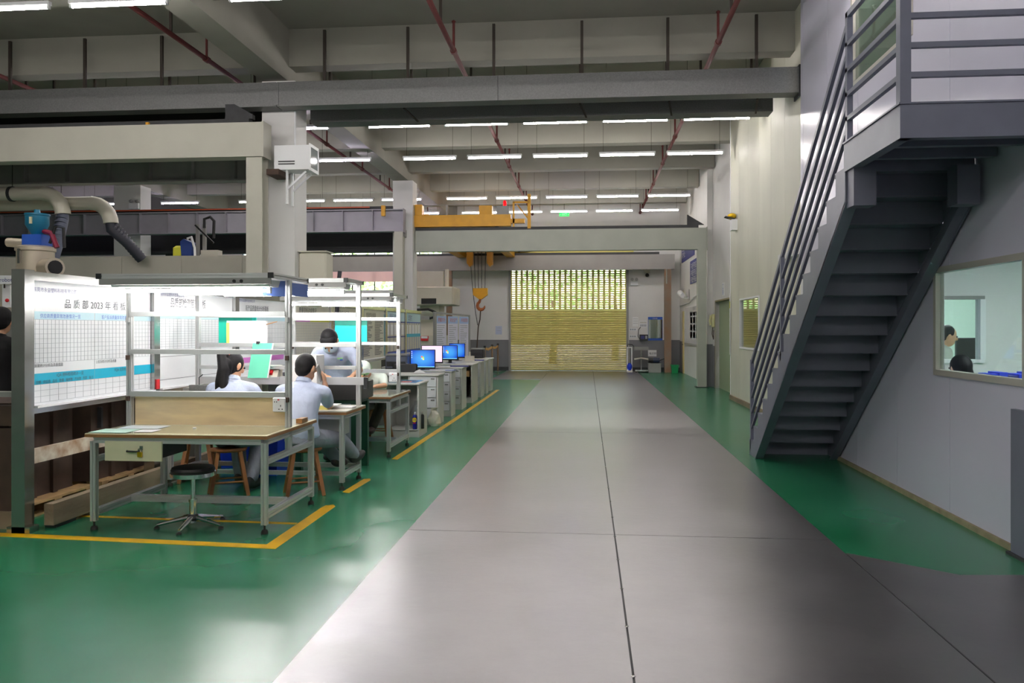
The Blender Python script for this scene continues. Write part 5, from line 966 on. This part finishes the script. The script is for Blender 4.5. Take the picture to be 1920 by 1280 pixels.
def can(x, y, z, label, m, lab):
    t = T('spray_can', label, 'spray can', (x, y, z)); P('body', MB().lathe([(.032, 0), (.033, .01), (.033, .19), (.024, .21), (.012, .215)], x, y, z, 16), m, t); P('cap', MB().lathe([(.014, .215), (.013, .25), (.008, .255)], x, y, z, 12), 'white' if lab else 'grey_steel', t)
    if lab: P('label_disc', MB().cyl((x, y - .031, z + .14), (x, y - .0355, z + .14), .034, n=16), mat('can_yellow', (250, 220, 10), .4), t); text('WD-40', .026, (x, y - .0372, z + .13), (1, 0, 0), UP, 'royal', t, align='CENTER'); P('red_stripe', MB().box(x - .02, x + .02, y - .0345, y - .033, z + .085, z + .1), 'red', t)
x = xY(778, 11.62); can(x, 11.62, .11, 'blue spray can with yellow label in the first open cabinet', mat('can_blue', (30, 40, 150), .3), True); can(x + .09, 11.7, .11, 'dark spray can beside the blue one in the open cabinet', 'black_plastic', False)
def bag(x, y, z, r_, h_, label, m):
    t = T('plastic_bag', label, 'bag', (x, y, z)); rr = random.Random(int(x * 100)); P('film', MB().loft([((x + rr.uniform(-.02, .02), y, z + h_ * f), (r_ * g, rr.uniform(-.03, .03), 0), (rr.uniform(-.02, .02), r_ * g * .8, 0)) for f, g in ((0, .7), (.15, 1), (.4, 1.05), (.65, .8), (.85, .35), (1, .5))], 10), m, t)
bag(x - .02, 11.85, .11, .11, .4, 'clear plastic bag behind the spray cans', 'bag_film'); bag(xY(816, 12.98), 12.92, .0, .1, .3, 'white stuffed bag standing before the second grey desk', mat('bag_white', (226, 222, 208), .4, 0, .1, 10, .5, 20))
SCR = {}
def screen_mat(nm, inner, outer):
    m = bpy.data.materials.new(nm); m.use_nodes = True; MATS[nm] = m; t = m.node_tree; b = t.nodes['Principled BSDF']; b.inputs['Roughness'].default_value = .3; b.inputs['Base Color'].default_value = (0, 0, 0, 1)
    tc = t.nodes.new('ShaderNodeTexCoord'); mp = t.nodes.new('ShaderNodeMapping'); mp.inputs['Location'].default_value = (-.75, -.5, -.7); mp.inputs['Scale'].default_value = (1.5, 1, 1.4)
    g = t.nodes.new('ShaderNodeTexGradient'); g.gradient_type = 'SPHERICAL'; r_ = t.nodes.new('ShaderNodeValToRGB'); r_.color_ramp.elements[0].color = rgb(outer); r_.color_ramp.elements[1].color = rgb(inner)
    t.links.new(tc.outputs['Generated'], mp.inputs[0]); t.links.new(mp.outputs[0], g.inputs[0]); t.links.new(g.outputs[0], r_.inputs[0]); t.links.new(r_.outputs[0], b.inputs['Emission Color']); b.inputs['Emission Strength'].default_value = .8
screen_mat('screen_blue', (90, 200, 250), (0, 66, 190)); screen_mat('screen_pink', (246, 226, 244), (244, 206, 236)); screen_mat('screen_white', (240, 250, 255), (200, 220, 255))
for nm, c_ in (('logo_red', (240, 90, 40)), ('logo_green', (140, 200, 60)), ('logo_blue', (120, 200, 250)), ('logo_yellow', (250, 200, 40))): mat(nm, c_, .5, emit=.8)
def monitor(pa, pb, Y, zt, zb_, label, scr, logo=True, zd=.83):
    x0, x1 = xY(pa, Y), xY(pb, Y); xm = (x0 + x1) / 2; t = T('monitor', label, 'monitor', (xm, Y, zd), 'computer monitors')
    P('bezel', MB().rbox(x0, x1, Y, Y + .035, zb_, zt, .006), 'black_plastic', t); P('screen', MB().box(x0 + .014, x1 - .014, Y - .002, Y, zb_ + .03, zt - .014), scr, t)
    P('neck', MB().box(xm - .035, xm + .035, Y + .02, Y + .045, zd + .01, zb_ + .06), 'black_plastic', t); P('stand', MB().lathe([(.12, 0), (.12, .008), (.03, .016)], xm, Y + .05, zd, 18), 'black_plastic', t)
    if logo:
        cx, cz = xm - .0 if logo is True else xm + logo, (zt + zb_) / 2 + .02; q = .026
        for (dx, dz, m_) in ((-1, 1, 'logo_red'), (1, 1, 'logo_green'), (-1, -1, 'logo_blue'), (1, -1, 'logo_yellow')):
            ax, az = cx + dx * q * .56, cz + dz * q * .6 - dx * .006; P('logo_pane', MB().add([(ax - q * .5, Y - .004, az - q * .55), (ax, Y - .004, az - q * .42), (ax + q * .5, Y - .004, az - q * .58), (ax + q * .5, Y - .004, az + q * .5), (ax, Y - .004, az + q * .6), (ax - q * .5, Y - .004, az + q * .5)], [(0, 1, 2, 3, 4, 5)]), m_, t)
        mb = MB()
        for i in range(4): mb.box(x0 + .025, x0 + .04, Y - .003, Y - .002, zt - .05 - .035 * i, zt - .035 - .035 * i)
        P('desktop_icons', mb, 'screen_white', t)
        P('task_bar', MB().box(x0 + .014, x1 - .014, Y - .003, Y - .002, zb_ + .03, zb_ + .042), 'logo_blue', t)
    return xm
monitor(769, 816, 14.55, zP(655, -3, 14.55), zP(691, -3, 14.55), 'nearest monitor showing a blue desktop', 'screen_blue'); monitor(790, 830, 15.75, zP(647, -3, 15.75), zP(681, -3, 15.75), 'monitor with pale pink screen behind the nearest one', 'screen_pink', False)
monitor(829, 858, 17.3, zP(647, -3, 17.3), zP(675, -3, 17.3), 'blue monitor right of the pink one', 'screen_blue', -.06); monitor(842, 872, 18.6, zP(643.5, -3, 18.6), zP(671, -3, 18.6), 'farthest blue monitor of the row', 'screen_blue', False)
def keyboard(px, Y, label, w_=.42, m='navy', zd=.83):
    x = xY(px, Y); t = T('keyboard', label, 'keyboard', (x, Y, zd), 'keyboards on the desks'); P('case', MB().box(x - w_ / 2, x + w_ / 2, Y - .07, Y + .07, zd, zd + .022), m, t)
    for r_ in range(4): P('key_row', MB().box(x - w_ / 2 + .015, x + w_ / 2 - .015, Y - .06 + .03 * r_, Y - .038 + .03 * r_, zd + .022, zd + .028), 'line_grey', t)
keyboard(862, 15.75, 'dark blue keyboard on the fourth grey desk', .36, 'navy', .835); keyboard(838, 14.45, 'pale keyboard beside the nearest monitor', .3, 'desk_front'); keyboard(893, 18.7, 'dark keyboard on the sixth grey desk', .36, 'navy', .835)
def printer(pa, pb, Y, h_, label, m, zd):
    x0, x1 = xY(pa, Y), xY(pb, Y); t = T('printer', label, 'printer', ((x0 + x1) / 2, Y, zd)); P('body', MB().rbox(x0, x1, Y - .2, Y + .2, zd, zd + h_, .02), m, t); P('tray', MB().box(x0 + .04, x1 - .04, Y - .28, Y - .2, zd + .02, zd + .05), 'dark_steel', t); P('slot', MB().box(x0 + .03, x1 - .03, Y - .204, Y - .2, zd + .07, zd + h_ * .6), 'black_plastic', t); P('scan_lid', MB().box(x0 + .01, x1 - .01, Y - .19, Y + .19, zd + h_, zd + h_ + .03), 'grey_steel', t)
printer(727, 768, 14.52, .27, 'grey printer left of the nearest monitor', 'hose', .83); printer(884, 908, 20.5, .22, 'dark and silver printer on the last grey desk', 'dark_steel', .835)
x = xY(762, 13.85); t = T('desk_chair', 'black office chair behind the second grey desk', 'chair', (x, 13.9, 0)); P('backrest', MB().rbox(x - .22, x + .22, 13.72, 13.78, .62, .98, .02), 'black', t); P('seat', MB().rbox(x - .22, x + .22, 13.8, 14.2, .42, .49, .02), 'black', t); P('column', MB().cyl((x, 14.0, .07), (x, 14.0, .42), .03), 'chrome', t); P('spine', MB().bar((x, 13.84, .45), (x, 13.77, .75), .06, .03, (0, 1, 0)), 'black', t)
for k in range(5): a = 1.2566 * k + .3; P('star_leg', MB().bar((x, 14.0, .07), (x + .27 * math.cos(a), 14 + .27 * math.sin(a), .03), .04, .03), 'black', t)
t = T('crumpled_paper', 'crumpled white paper on the desk by the black chair', 'paper', (xY(788, 13.4), 13.4, .84)); xx = xY(788, 13.35); P('sheet', MB().add([(xx - .1, 13.25, .845), (xx + .03, 13.2, .85), (xx + .1, 13.35, .842), (xx - .02, 13.4, .9), (xx + .04, 13.5, .845), (xx - .1, 13.45, .87)], [(0, 1, 3), (1, 2, 3), (2, 4, 3), (4, 5, 3), (5, 0, 3)]), 'paper', t)
O('blue_booklet', MB().box(xY(839, 14.45) - .02, xY(839, 14.45) + .16, 14.32, 14.5, .83, .836), 'blue', 'blue booklet at the right end of the third grey desk', 'booklet')
x = -2.7; t = T('computer_tower', 'black computer tower inside the fifth grey desk', 'computer', (x, 17.2, .11)); P('case', MB().box(x - .1, x + .1, 17.0, 17.45, .11, .55), 'black_plastic', t); P('front_panel', MB().box(x - .09, x + .09, 16.985, 17.0, .13, .53), 'black', t); P('power_light', MB().cyl((x, 16.985, .35), (x, 16.98, .35), .02, n=10), mat('led_blue', (40, 80, 255), .5, emit=1.5), t)
O('cardboard_box', MB().box(-2.85, -2.52, 17.02, 17.4, .56, .68), 'pallet_wood', 'small cardboard box above the black computer tower', 'box')
x = xY(877, 18.2); t = T('desk_holder', 'beige desk holder between the far monitors and the printer', 'holder', (x, 18.5, .835)); P('cup', MB().box(x - .1, x + .1, 18.42, 18.6, .835, .95), 'beige_machine', t); P('stick', MB().box(x - .02, x + .02, 18.5, 18.52, .95, 1.05), 'beige_machine', t)
t = T('drawer_unit', 'beige drawer unit in the shade behind the third bench', 'cabinet', (-3.6, 11.0, 0)); P('body', MB().box(-4.0, -3.4, 10.95, 11.4, 0, .62), 'beige_machine', t)
for j in range(2): P('drawer', MB().box(-3.98, -3.42, 10.935, 10.95, .04 + .3 * j, .3 + .3 * j), 'beige_machine', t); P('handle', MB().box(-3.75, -3.65, 10.925, 10.935, .2 + .3 * j, .22 + .3 * j), 'dark_steel', t)
# barrier posts
pts = [(-3.3, 25.7), (-3.3, 27.7), (-3.3, 29.5)]
for k, (x, y) in enumerate(pts):
    t = T('barrier_post', '%s brass barrier post with orange belt near the shutter' % ['nearest', 'middle', 'farthest'][k], 'barrier post', (x, y, 0), 'barrier posts'); P('base', MB().lathe([(.16, 0), (.16, .015), (.03, .04)], x, y, 0, 18), 'stainless', t); P('pole', MB().cyl((x, y, .03), (x, y, .98), .03, n=12), mat('brown_brass', (150, 120, 90), .35, .5), t); P('head', MB().cyl((x, y, .96), (x, y, 1.03), .04, n=12), 'dark_steel', t)
    if k: P('belt', MB().add([(x, y0_, z_) for (y0_, z_) in [(pts[k - 1][1] + .04, .9), (pts[k - 1][1] + .9, .85), (y - .04, .9), (y - .04, .98), (pts[k - 1][1] + .9, .93), (pts[k - 1][1] + .04, .98)]] + [(x + .004, y0_, z_) for (y0_, z_) in [(pts[k - 1][1] + .04, .9), (pts[k - 1][1] + .9, .85), (y - .04, .9), (y - .04, .98), (pts[k - 1][1] + .9, .93), (pts[k - 1][1] + .04, .98)]], [(0, 1, 4, 5), (1, 2, 3, 4), (6, 11, 10, 7), (7, 10, 9, 8)]), mat('belt_orange', (226, 170, 90), .6), t)
# poster stand with three posters
A, B = Vector((-4.42, 23.0, 0)), Vector((-3.78, 25.5, 0)); u = (B - A).normalized(); n_ = Vector((u.y, -u.x, 0)); t = T('poster_stand', 'grey stand with three blue and white posters near the crane hook', 'poster stand', (A + B) / 2)
P('frame', MB().bar(A + V(0, 0, 2.05), B + V(0, 0, 2.0), .05, .05).bar(A, A + V(0, 0, 2.08), .08, .08, u).bar(B, B + V(0, 0, 2.02), .05, .05, u).bar(A + V(0, 0, .5), B + V(0, 0, .5), .05, .05), 'grey_steel', t)
L = (B - A).length
for k in range(3):
    a = A + u * (L * (.03 + .33 * k)); b = A + u * (L * (.03 + .33 * k) + L * .28); p_ = P('poster', MB().bar(a + V(0, 0, 1.24), b + V(0, 0, 1.24), .01, 1.44), mat('poster_paper', (226, 222, 240), .6), t); o_ = n_ * .006
    P('header_print', MB().bar(a + V(0, 0, 1.85) + o_, b + V(0, 0, 1.85) + o_, .002, .22), 'cloud', p_); P('foot_print', MB().bar(a + V(0, 0, .6) + o_, b + V(0, 0, .6) + o_, .002, .16), 'blue', p_); mb = MB(); rr = random.Random(k)
    for i in range(14): z = 1.68 - .06 * i; mb.bar(a + u * .06 + V(0, 0, z) + o_, a + u * (.06 + (L * .28 - .12) * rr.uniform(.4, 1)) + V(0, 0, z) + o_, .002, .018)
    P('print_lines', mb, 'line_grey', p_); text(['质量方针', '安全生产', '环境管理'][k], .13, a + u * .12 + V(0, 0, 1.8) + n_ * .009, u, UP, 'red', p_)
# distant moulding machine behind the far column
t = T('moulding_machine', 'beige moulding machine with overhead arm behind the far column', 'machine', (-5.4, 26.8, 0)); P('bed', MB().box(-7.5, -4.6, 26.2, 27.6, 0, 1.35), 'beige_machine', t); P('tower', MB().box(-5.6, -4.95, 26.5, 27.5, 1.35, 2.36), 'beige_machine', t)
P('head', MB().rbox(-5.95, -4.4, 26.0, 27.5, 2.36, 2.97, .03), 'beige_machine', t); P('display', MB().box(-5.45, -4.95, 25.99, 26.0, 2.4, 2.58), 'black', t); P('panel', MB().box(-5.9, -4.9, 27.0, 27.2, 2.97, 3.55), 'cream_steel', t); P('pipe', MB().cyl((-4.75, 26.9, 2.97), (-4.75, 26.9, 3.6), .07), 'beige_machine', t)
P('cable_loop', MB().tube([(-5.7, 25.9, 2.2), (-5.2, 25.9, 2.22), (-4.95, 25.9, 2.12), (-4.95, 25.9, 1.98), (-5.15, 25.9, 1.92)], .04, 8), 'black', t); P('gripper', MB().box(-5.7, -5.15, 25.85, 25.95, 1.88, 2.0), 'grey_steel', t); P('button_box', MB().box(-5.5, -5.25, 26.15, 26.2, 1.18, 1.34), 'red', t); P('buttons', MB().box(-5.48, -5.27, 26.13, 26.15, 1.26, 1.33), 'white', t)
# ================================================================ LEFT BAY, ABOVE THE BOARDS
t = T('panel_cabin', 'beige sandwich-panel cabin behind the near column', 'cabin', (-8.5, 15.5, 0)); 
for k in range(6): P('wall_panel', MB().box(-12.5 + 1.2 * k, -11.306 + 1.2 * k, 14.6, 14.66, 0, 2.98), mat('cabin_beige', (196, 190, 178), .6, 0, .04, 2), t)
P('roof', MB().box(-12.5, -5.3, 14.66, 15.6, 2.9, 2.98), 'cabin_beige', t); P('side', MB().box(-5.36, -5.3, 14.66, 15.6, 0, 2.9), 'cabin_beige', t)
t = T('dryer_hopper', 'steel hopper dryer drum with blue loader on top, at far left', 'hopper', (-6.3, 8.8, 0)); hx, hy = -6.5, 8.9
P('stand', MB().cyl((hx, hy, 0), (hx, hy, 1.9), .12, n=12), 'dark_steel', t); P('drum', MB().lathe([(.12, -.35), (.195, -.1), (.2, .3), (.2, .55), (.215, .56), (.215, .6), (.17, .62)], hx, hy, 1.95, 28), mat('drum_steel', (196, 184, 164), .35, .4), t)
lo = P('loader', MB().lathe([(.04, 0), (.1, .09), (.128, .14), (.128, .24), (.136, .25), (.136, .27), (.035, .28), (.03, .32)], hx + .02, hy, 2.68, 24), 'teal_blue', t); P('loader_box', MB().box(hx - .1, hx + .14, hy - .1, hy + .1, 2.56, 2.7), 'blue', t); P('window', MB().box(hx + .02, hx + .05, hy - .14, hy - .125, 2.82, 2.9), 'cream_drawer', lo)
P('blower', MB().cyl((hx - .35, hy, 2.62), (hx - .1, hy, 2.6), .055, n=12), 'drum_steel', t); P('outlet', MB().cyl((hx + .2, hy - .1, 2.3), (hx + .4, hy - .22, 2.3), .11, n=16), 'drum_steel', t); P('outlet_mouth', MB().cyl((hx + .4, hy - .22, 2.3), (hx + .41, hy - .226, 2.3), .08, n=16), 'black', t)
P('latch', MB().box(hx - .06, hx - .03, hy - .23, hy - .2, 2.35, 2.52), 'stainless', t); P('red_hose', MB().tube([(hx + .1, hy, 2.75), (hx + .2, hy, 2.72), (hx + .27, hy, 2.55)], .03, 8), mat('crimson', (140, 30, 60), .5), t); P('black_hose', MB().tube([(hx + .18, hy, 2.6), (hx + .25, hy, 2.8), (hx + .35, hy, 2.78), (hx + .36, hy, 2.55)], .018, 8), 'black', t)
def duct(xe, ye, z, r_, hose_end, label, m2, hz):
    t = T('extraction_duct', label, 'duct', (xe, ye, z), 'extraction ducts'); arc = [(xe - .38 + .38 * math.sin(a), ye, z - .38 + .38 * math.cos(a)) for a in [math.radians(q) for q in (0, 20, 40, 60, 80, 90)]]
    P('pipe', MB().cyl((xe - 7, ye, z), (xe - .38, ye, z), r_, n=18), 'pvc', t); P('elbow', MB().tube(arc, r_ * 1.08, 18), 'pvc', t)
    P('clamp', MB().cyl((xe - 1.0, ye, z), (xe - .95, ye, z), r_ * 1.15, n=18), 'dark_steel', t); P('hanger', MB().cyl((xe - .97, ye, z + r_), (xe - .97, ye, hz), .006, n=5), 'rod', t)
    e = Vector(hose_end); s0 = Vector((xe, ye, z - .38)); h_ = P('hose', MB().tube([s0, s0 + V(0, 0, -.1), s0.lerp(e, .5) + V(.02, 0, -.03), e], r_ * .8, 14), m2, t)
    for k in range(12): q = s0.lerp(e, (k + 1) / 13); d_ = (e - s0).normalized(); P('hose_ring', MB().cyl(q - d_ * .012, q + d_ * .012, r_ * .86, n=14), m2, h_)
x = xY(118, 13.55); duct(x, 13.55, zP(362, x, 13.55), .12, (xY(94, 13.2), 13.2, zP(505, -8, 13.2)), 'cream extraction pipe with ribbed blue-grey hose at far left', 'hose', 4.75)
x = xY(208, 13.95); duct(x, 13.95, zP(380, x, 13.95), .12, (xY(266, 14.35), 14.35, zP(486, -8, 14.35)), 'cream extraction pipe with smooth dark hose, farther right', 'dark_hose', 4.24)
x = xY(365, 15.2); zz = 2.98; t = T('take_out_robot', 'yellow and blue take-out robot with hoses above the beige cabin', 'robot', (x, 15.2, zz))
P('yellow_cover', MB().rbox(x - .42, x - .2, 15.1, 15.4, zz, zz + .25, .04), 'lime_yellow', t); P('blue_body', MB().prism([(x - .22, zz), (x - .02, zz), (x, zz + .3), (x - .18, zz + .38), (x - .25, zz + .33)], 'y', 15.1, 15.35), mat('deep_blue', (30, 60, 130), .4), t)
for dx in (.02, .16): P('mast', MB().box(x + dx, x + dx + .06, 15.2, 15.26, zz, zz + .68), 'grey_steel', t)
P('hose', MB().tube([(x - .1, 15.1, zz + .38), (x - .02, 15.1, zz + .42), (x + .05, 15.1, zz + .2), (x + .06, 15.1, zz)], .025, 8), 'white', t); P('cable_chain', MB().tube([(x + .2, 15.2, zz + .6), (x + .2, 15.2, zz + .78), (x + .32, 15.2, zz + .82), (x + .4, 15.2, zz + .74), (x + .39, 15.2, zz + .4)], .03, 8), 'black', t); P('valve_block', MB().box(x + .15, x + .5, 15.15, 15.35, zz, zz + .16), 'cream_steel', t); P('arm', MB().bar((x + .02, 15.18, zz + .66), (x + .4, 15.18, zz + .3), .03, .03), 'black', t)
t = T('column_box', 'beige rounded cover box hung beside the near column', 'box', (-4.5, 13.1, 2.4)); xa, xb = xY(577, 13.3), xY(624, 13.3); P('cover', MB().rbox(-4.8, xb, 12.95, 13.33, zP(527, -4.6, 13.3), zP(476, -4.6, 13.3), .03), 'pvc', t); P('lid', MB().box(-4.8, xb + .01, 12.94, 13.34, zP(476, -4.6, 13.3), zP(476, -4.6, 13.3) + .02), 'pvc', t)
x = xY(634, 12.9); O('black_hose', MB().tube([(x - .04, 12.9, 0), (x - .03, 12.9, 1.4), (x - .01, 12.9, 2.2), (x + .03, 12.9, zP(508, x, 12.9))], .035, 10), 'dark_hose', 'short upright black hose right of the near column', 'hose')
t = T('machine_sign', 'white machine sign with blue lettering at the far left edge', 'sign', (-5.6, 7.9, 1.98)); xs = xY(24, 7.9); P('plate', MB().box(xs - .5, xs, 7.9, 7.92, zP(532, xs, 7.9), zP(516, xs, 7.9)), 'white', t); text('sude robot', .062, (xs - .005, 7.899, zP(528, xs, 7.9)), (1, 0, 0), UP, 'ink_blue', t, align='RIGHT'); P('pole', MB().cyl((xs - .3, 7.935, 0), (xs - .3, 7.935, zP(516, xs, 7.9)), .015, n=8), 'grey_steel', t)
t = T('controller', 'white hanging controller with red button at the far left edge', 'controller', (-5.7, 8, 1.6)); xs = xY(14, 7.95); P('case', MB().box(xs - .06, xs + .03, 7.95, 7.98, zP(576, xs, 7.95), zP(534, xs, 7.95)), 'white', t); P('button', MB().sph((xs, 7.945, zP(563, xs, 7.95)), .02), 'red', t); P('hanger', MB().cyl((xs - .02, 7.93, zP(540, xs, 7.95)), (xs - .02, 7.93, zP(530, xs, 7.95)), .008, n=6), 'rod', t)
x = xY(12, 6.3); t = T('low_rack', 'dark low rack with grey shelf edge at the bottom left corner', 'rack', (-5.3, 6.0, 0)); P('shelf', MB().box(-6.1, -4.5, 5.98, 6.08, 1.05, 1.09), 'grey_steel', t); P('shelf', MB().box(-6.1, -4.5, 5.98, 6.08, .82, .98), 'rust_brown', t); P('body', MB().box(-6.1, -4.52, 5.98, 6.06, .14, .8), 'rust_brown', t); P('foot_board', MB().box(-6.1, -4.5, 5.96, 6.08, 0, .14), 'old_wood', t); P('end_post', MB().box(-4.52, -4.48, 5.96, 6.08, .14, 1.05), 'dark_steel', t)
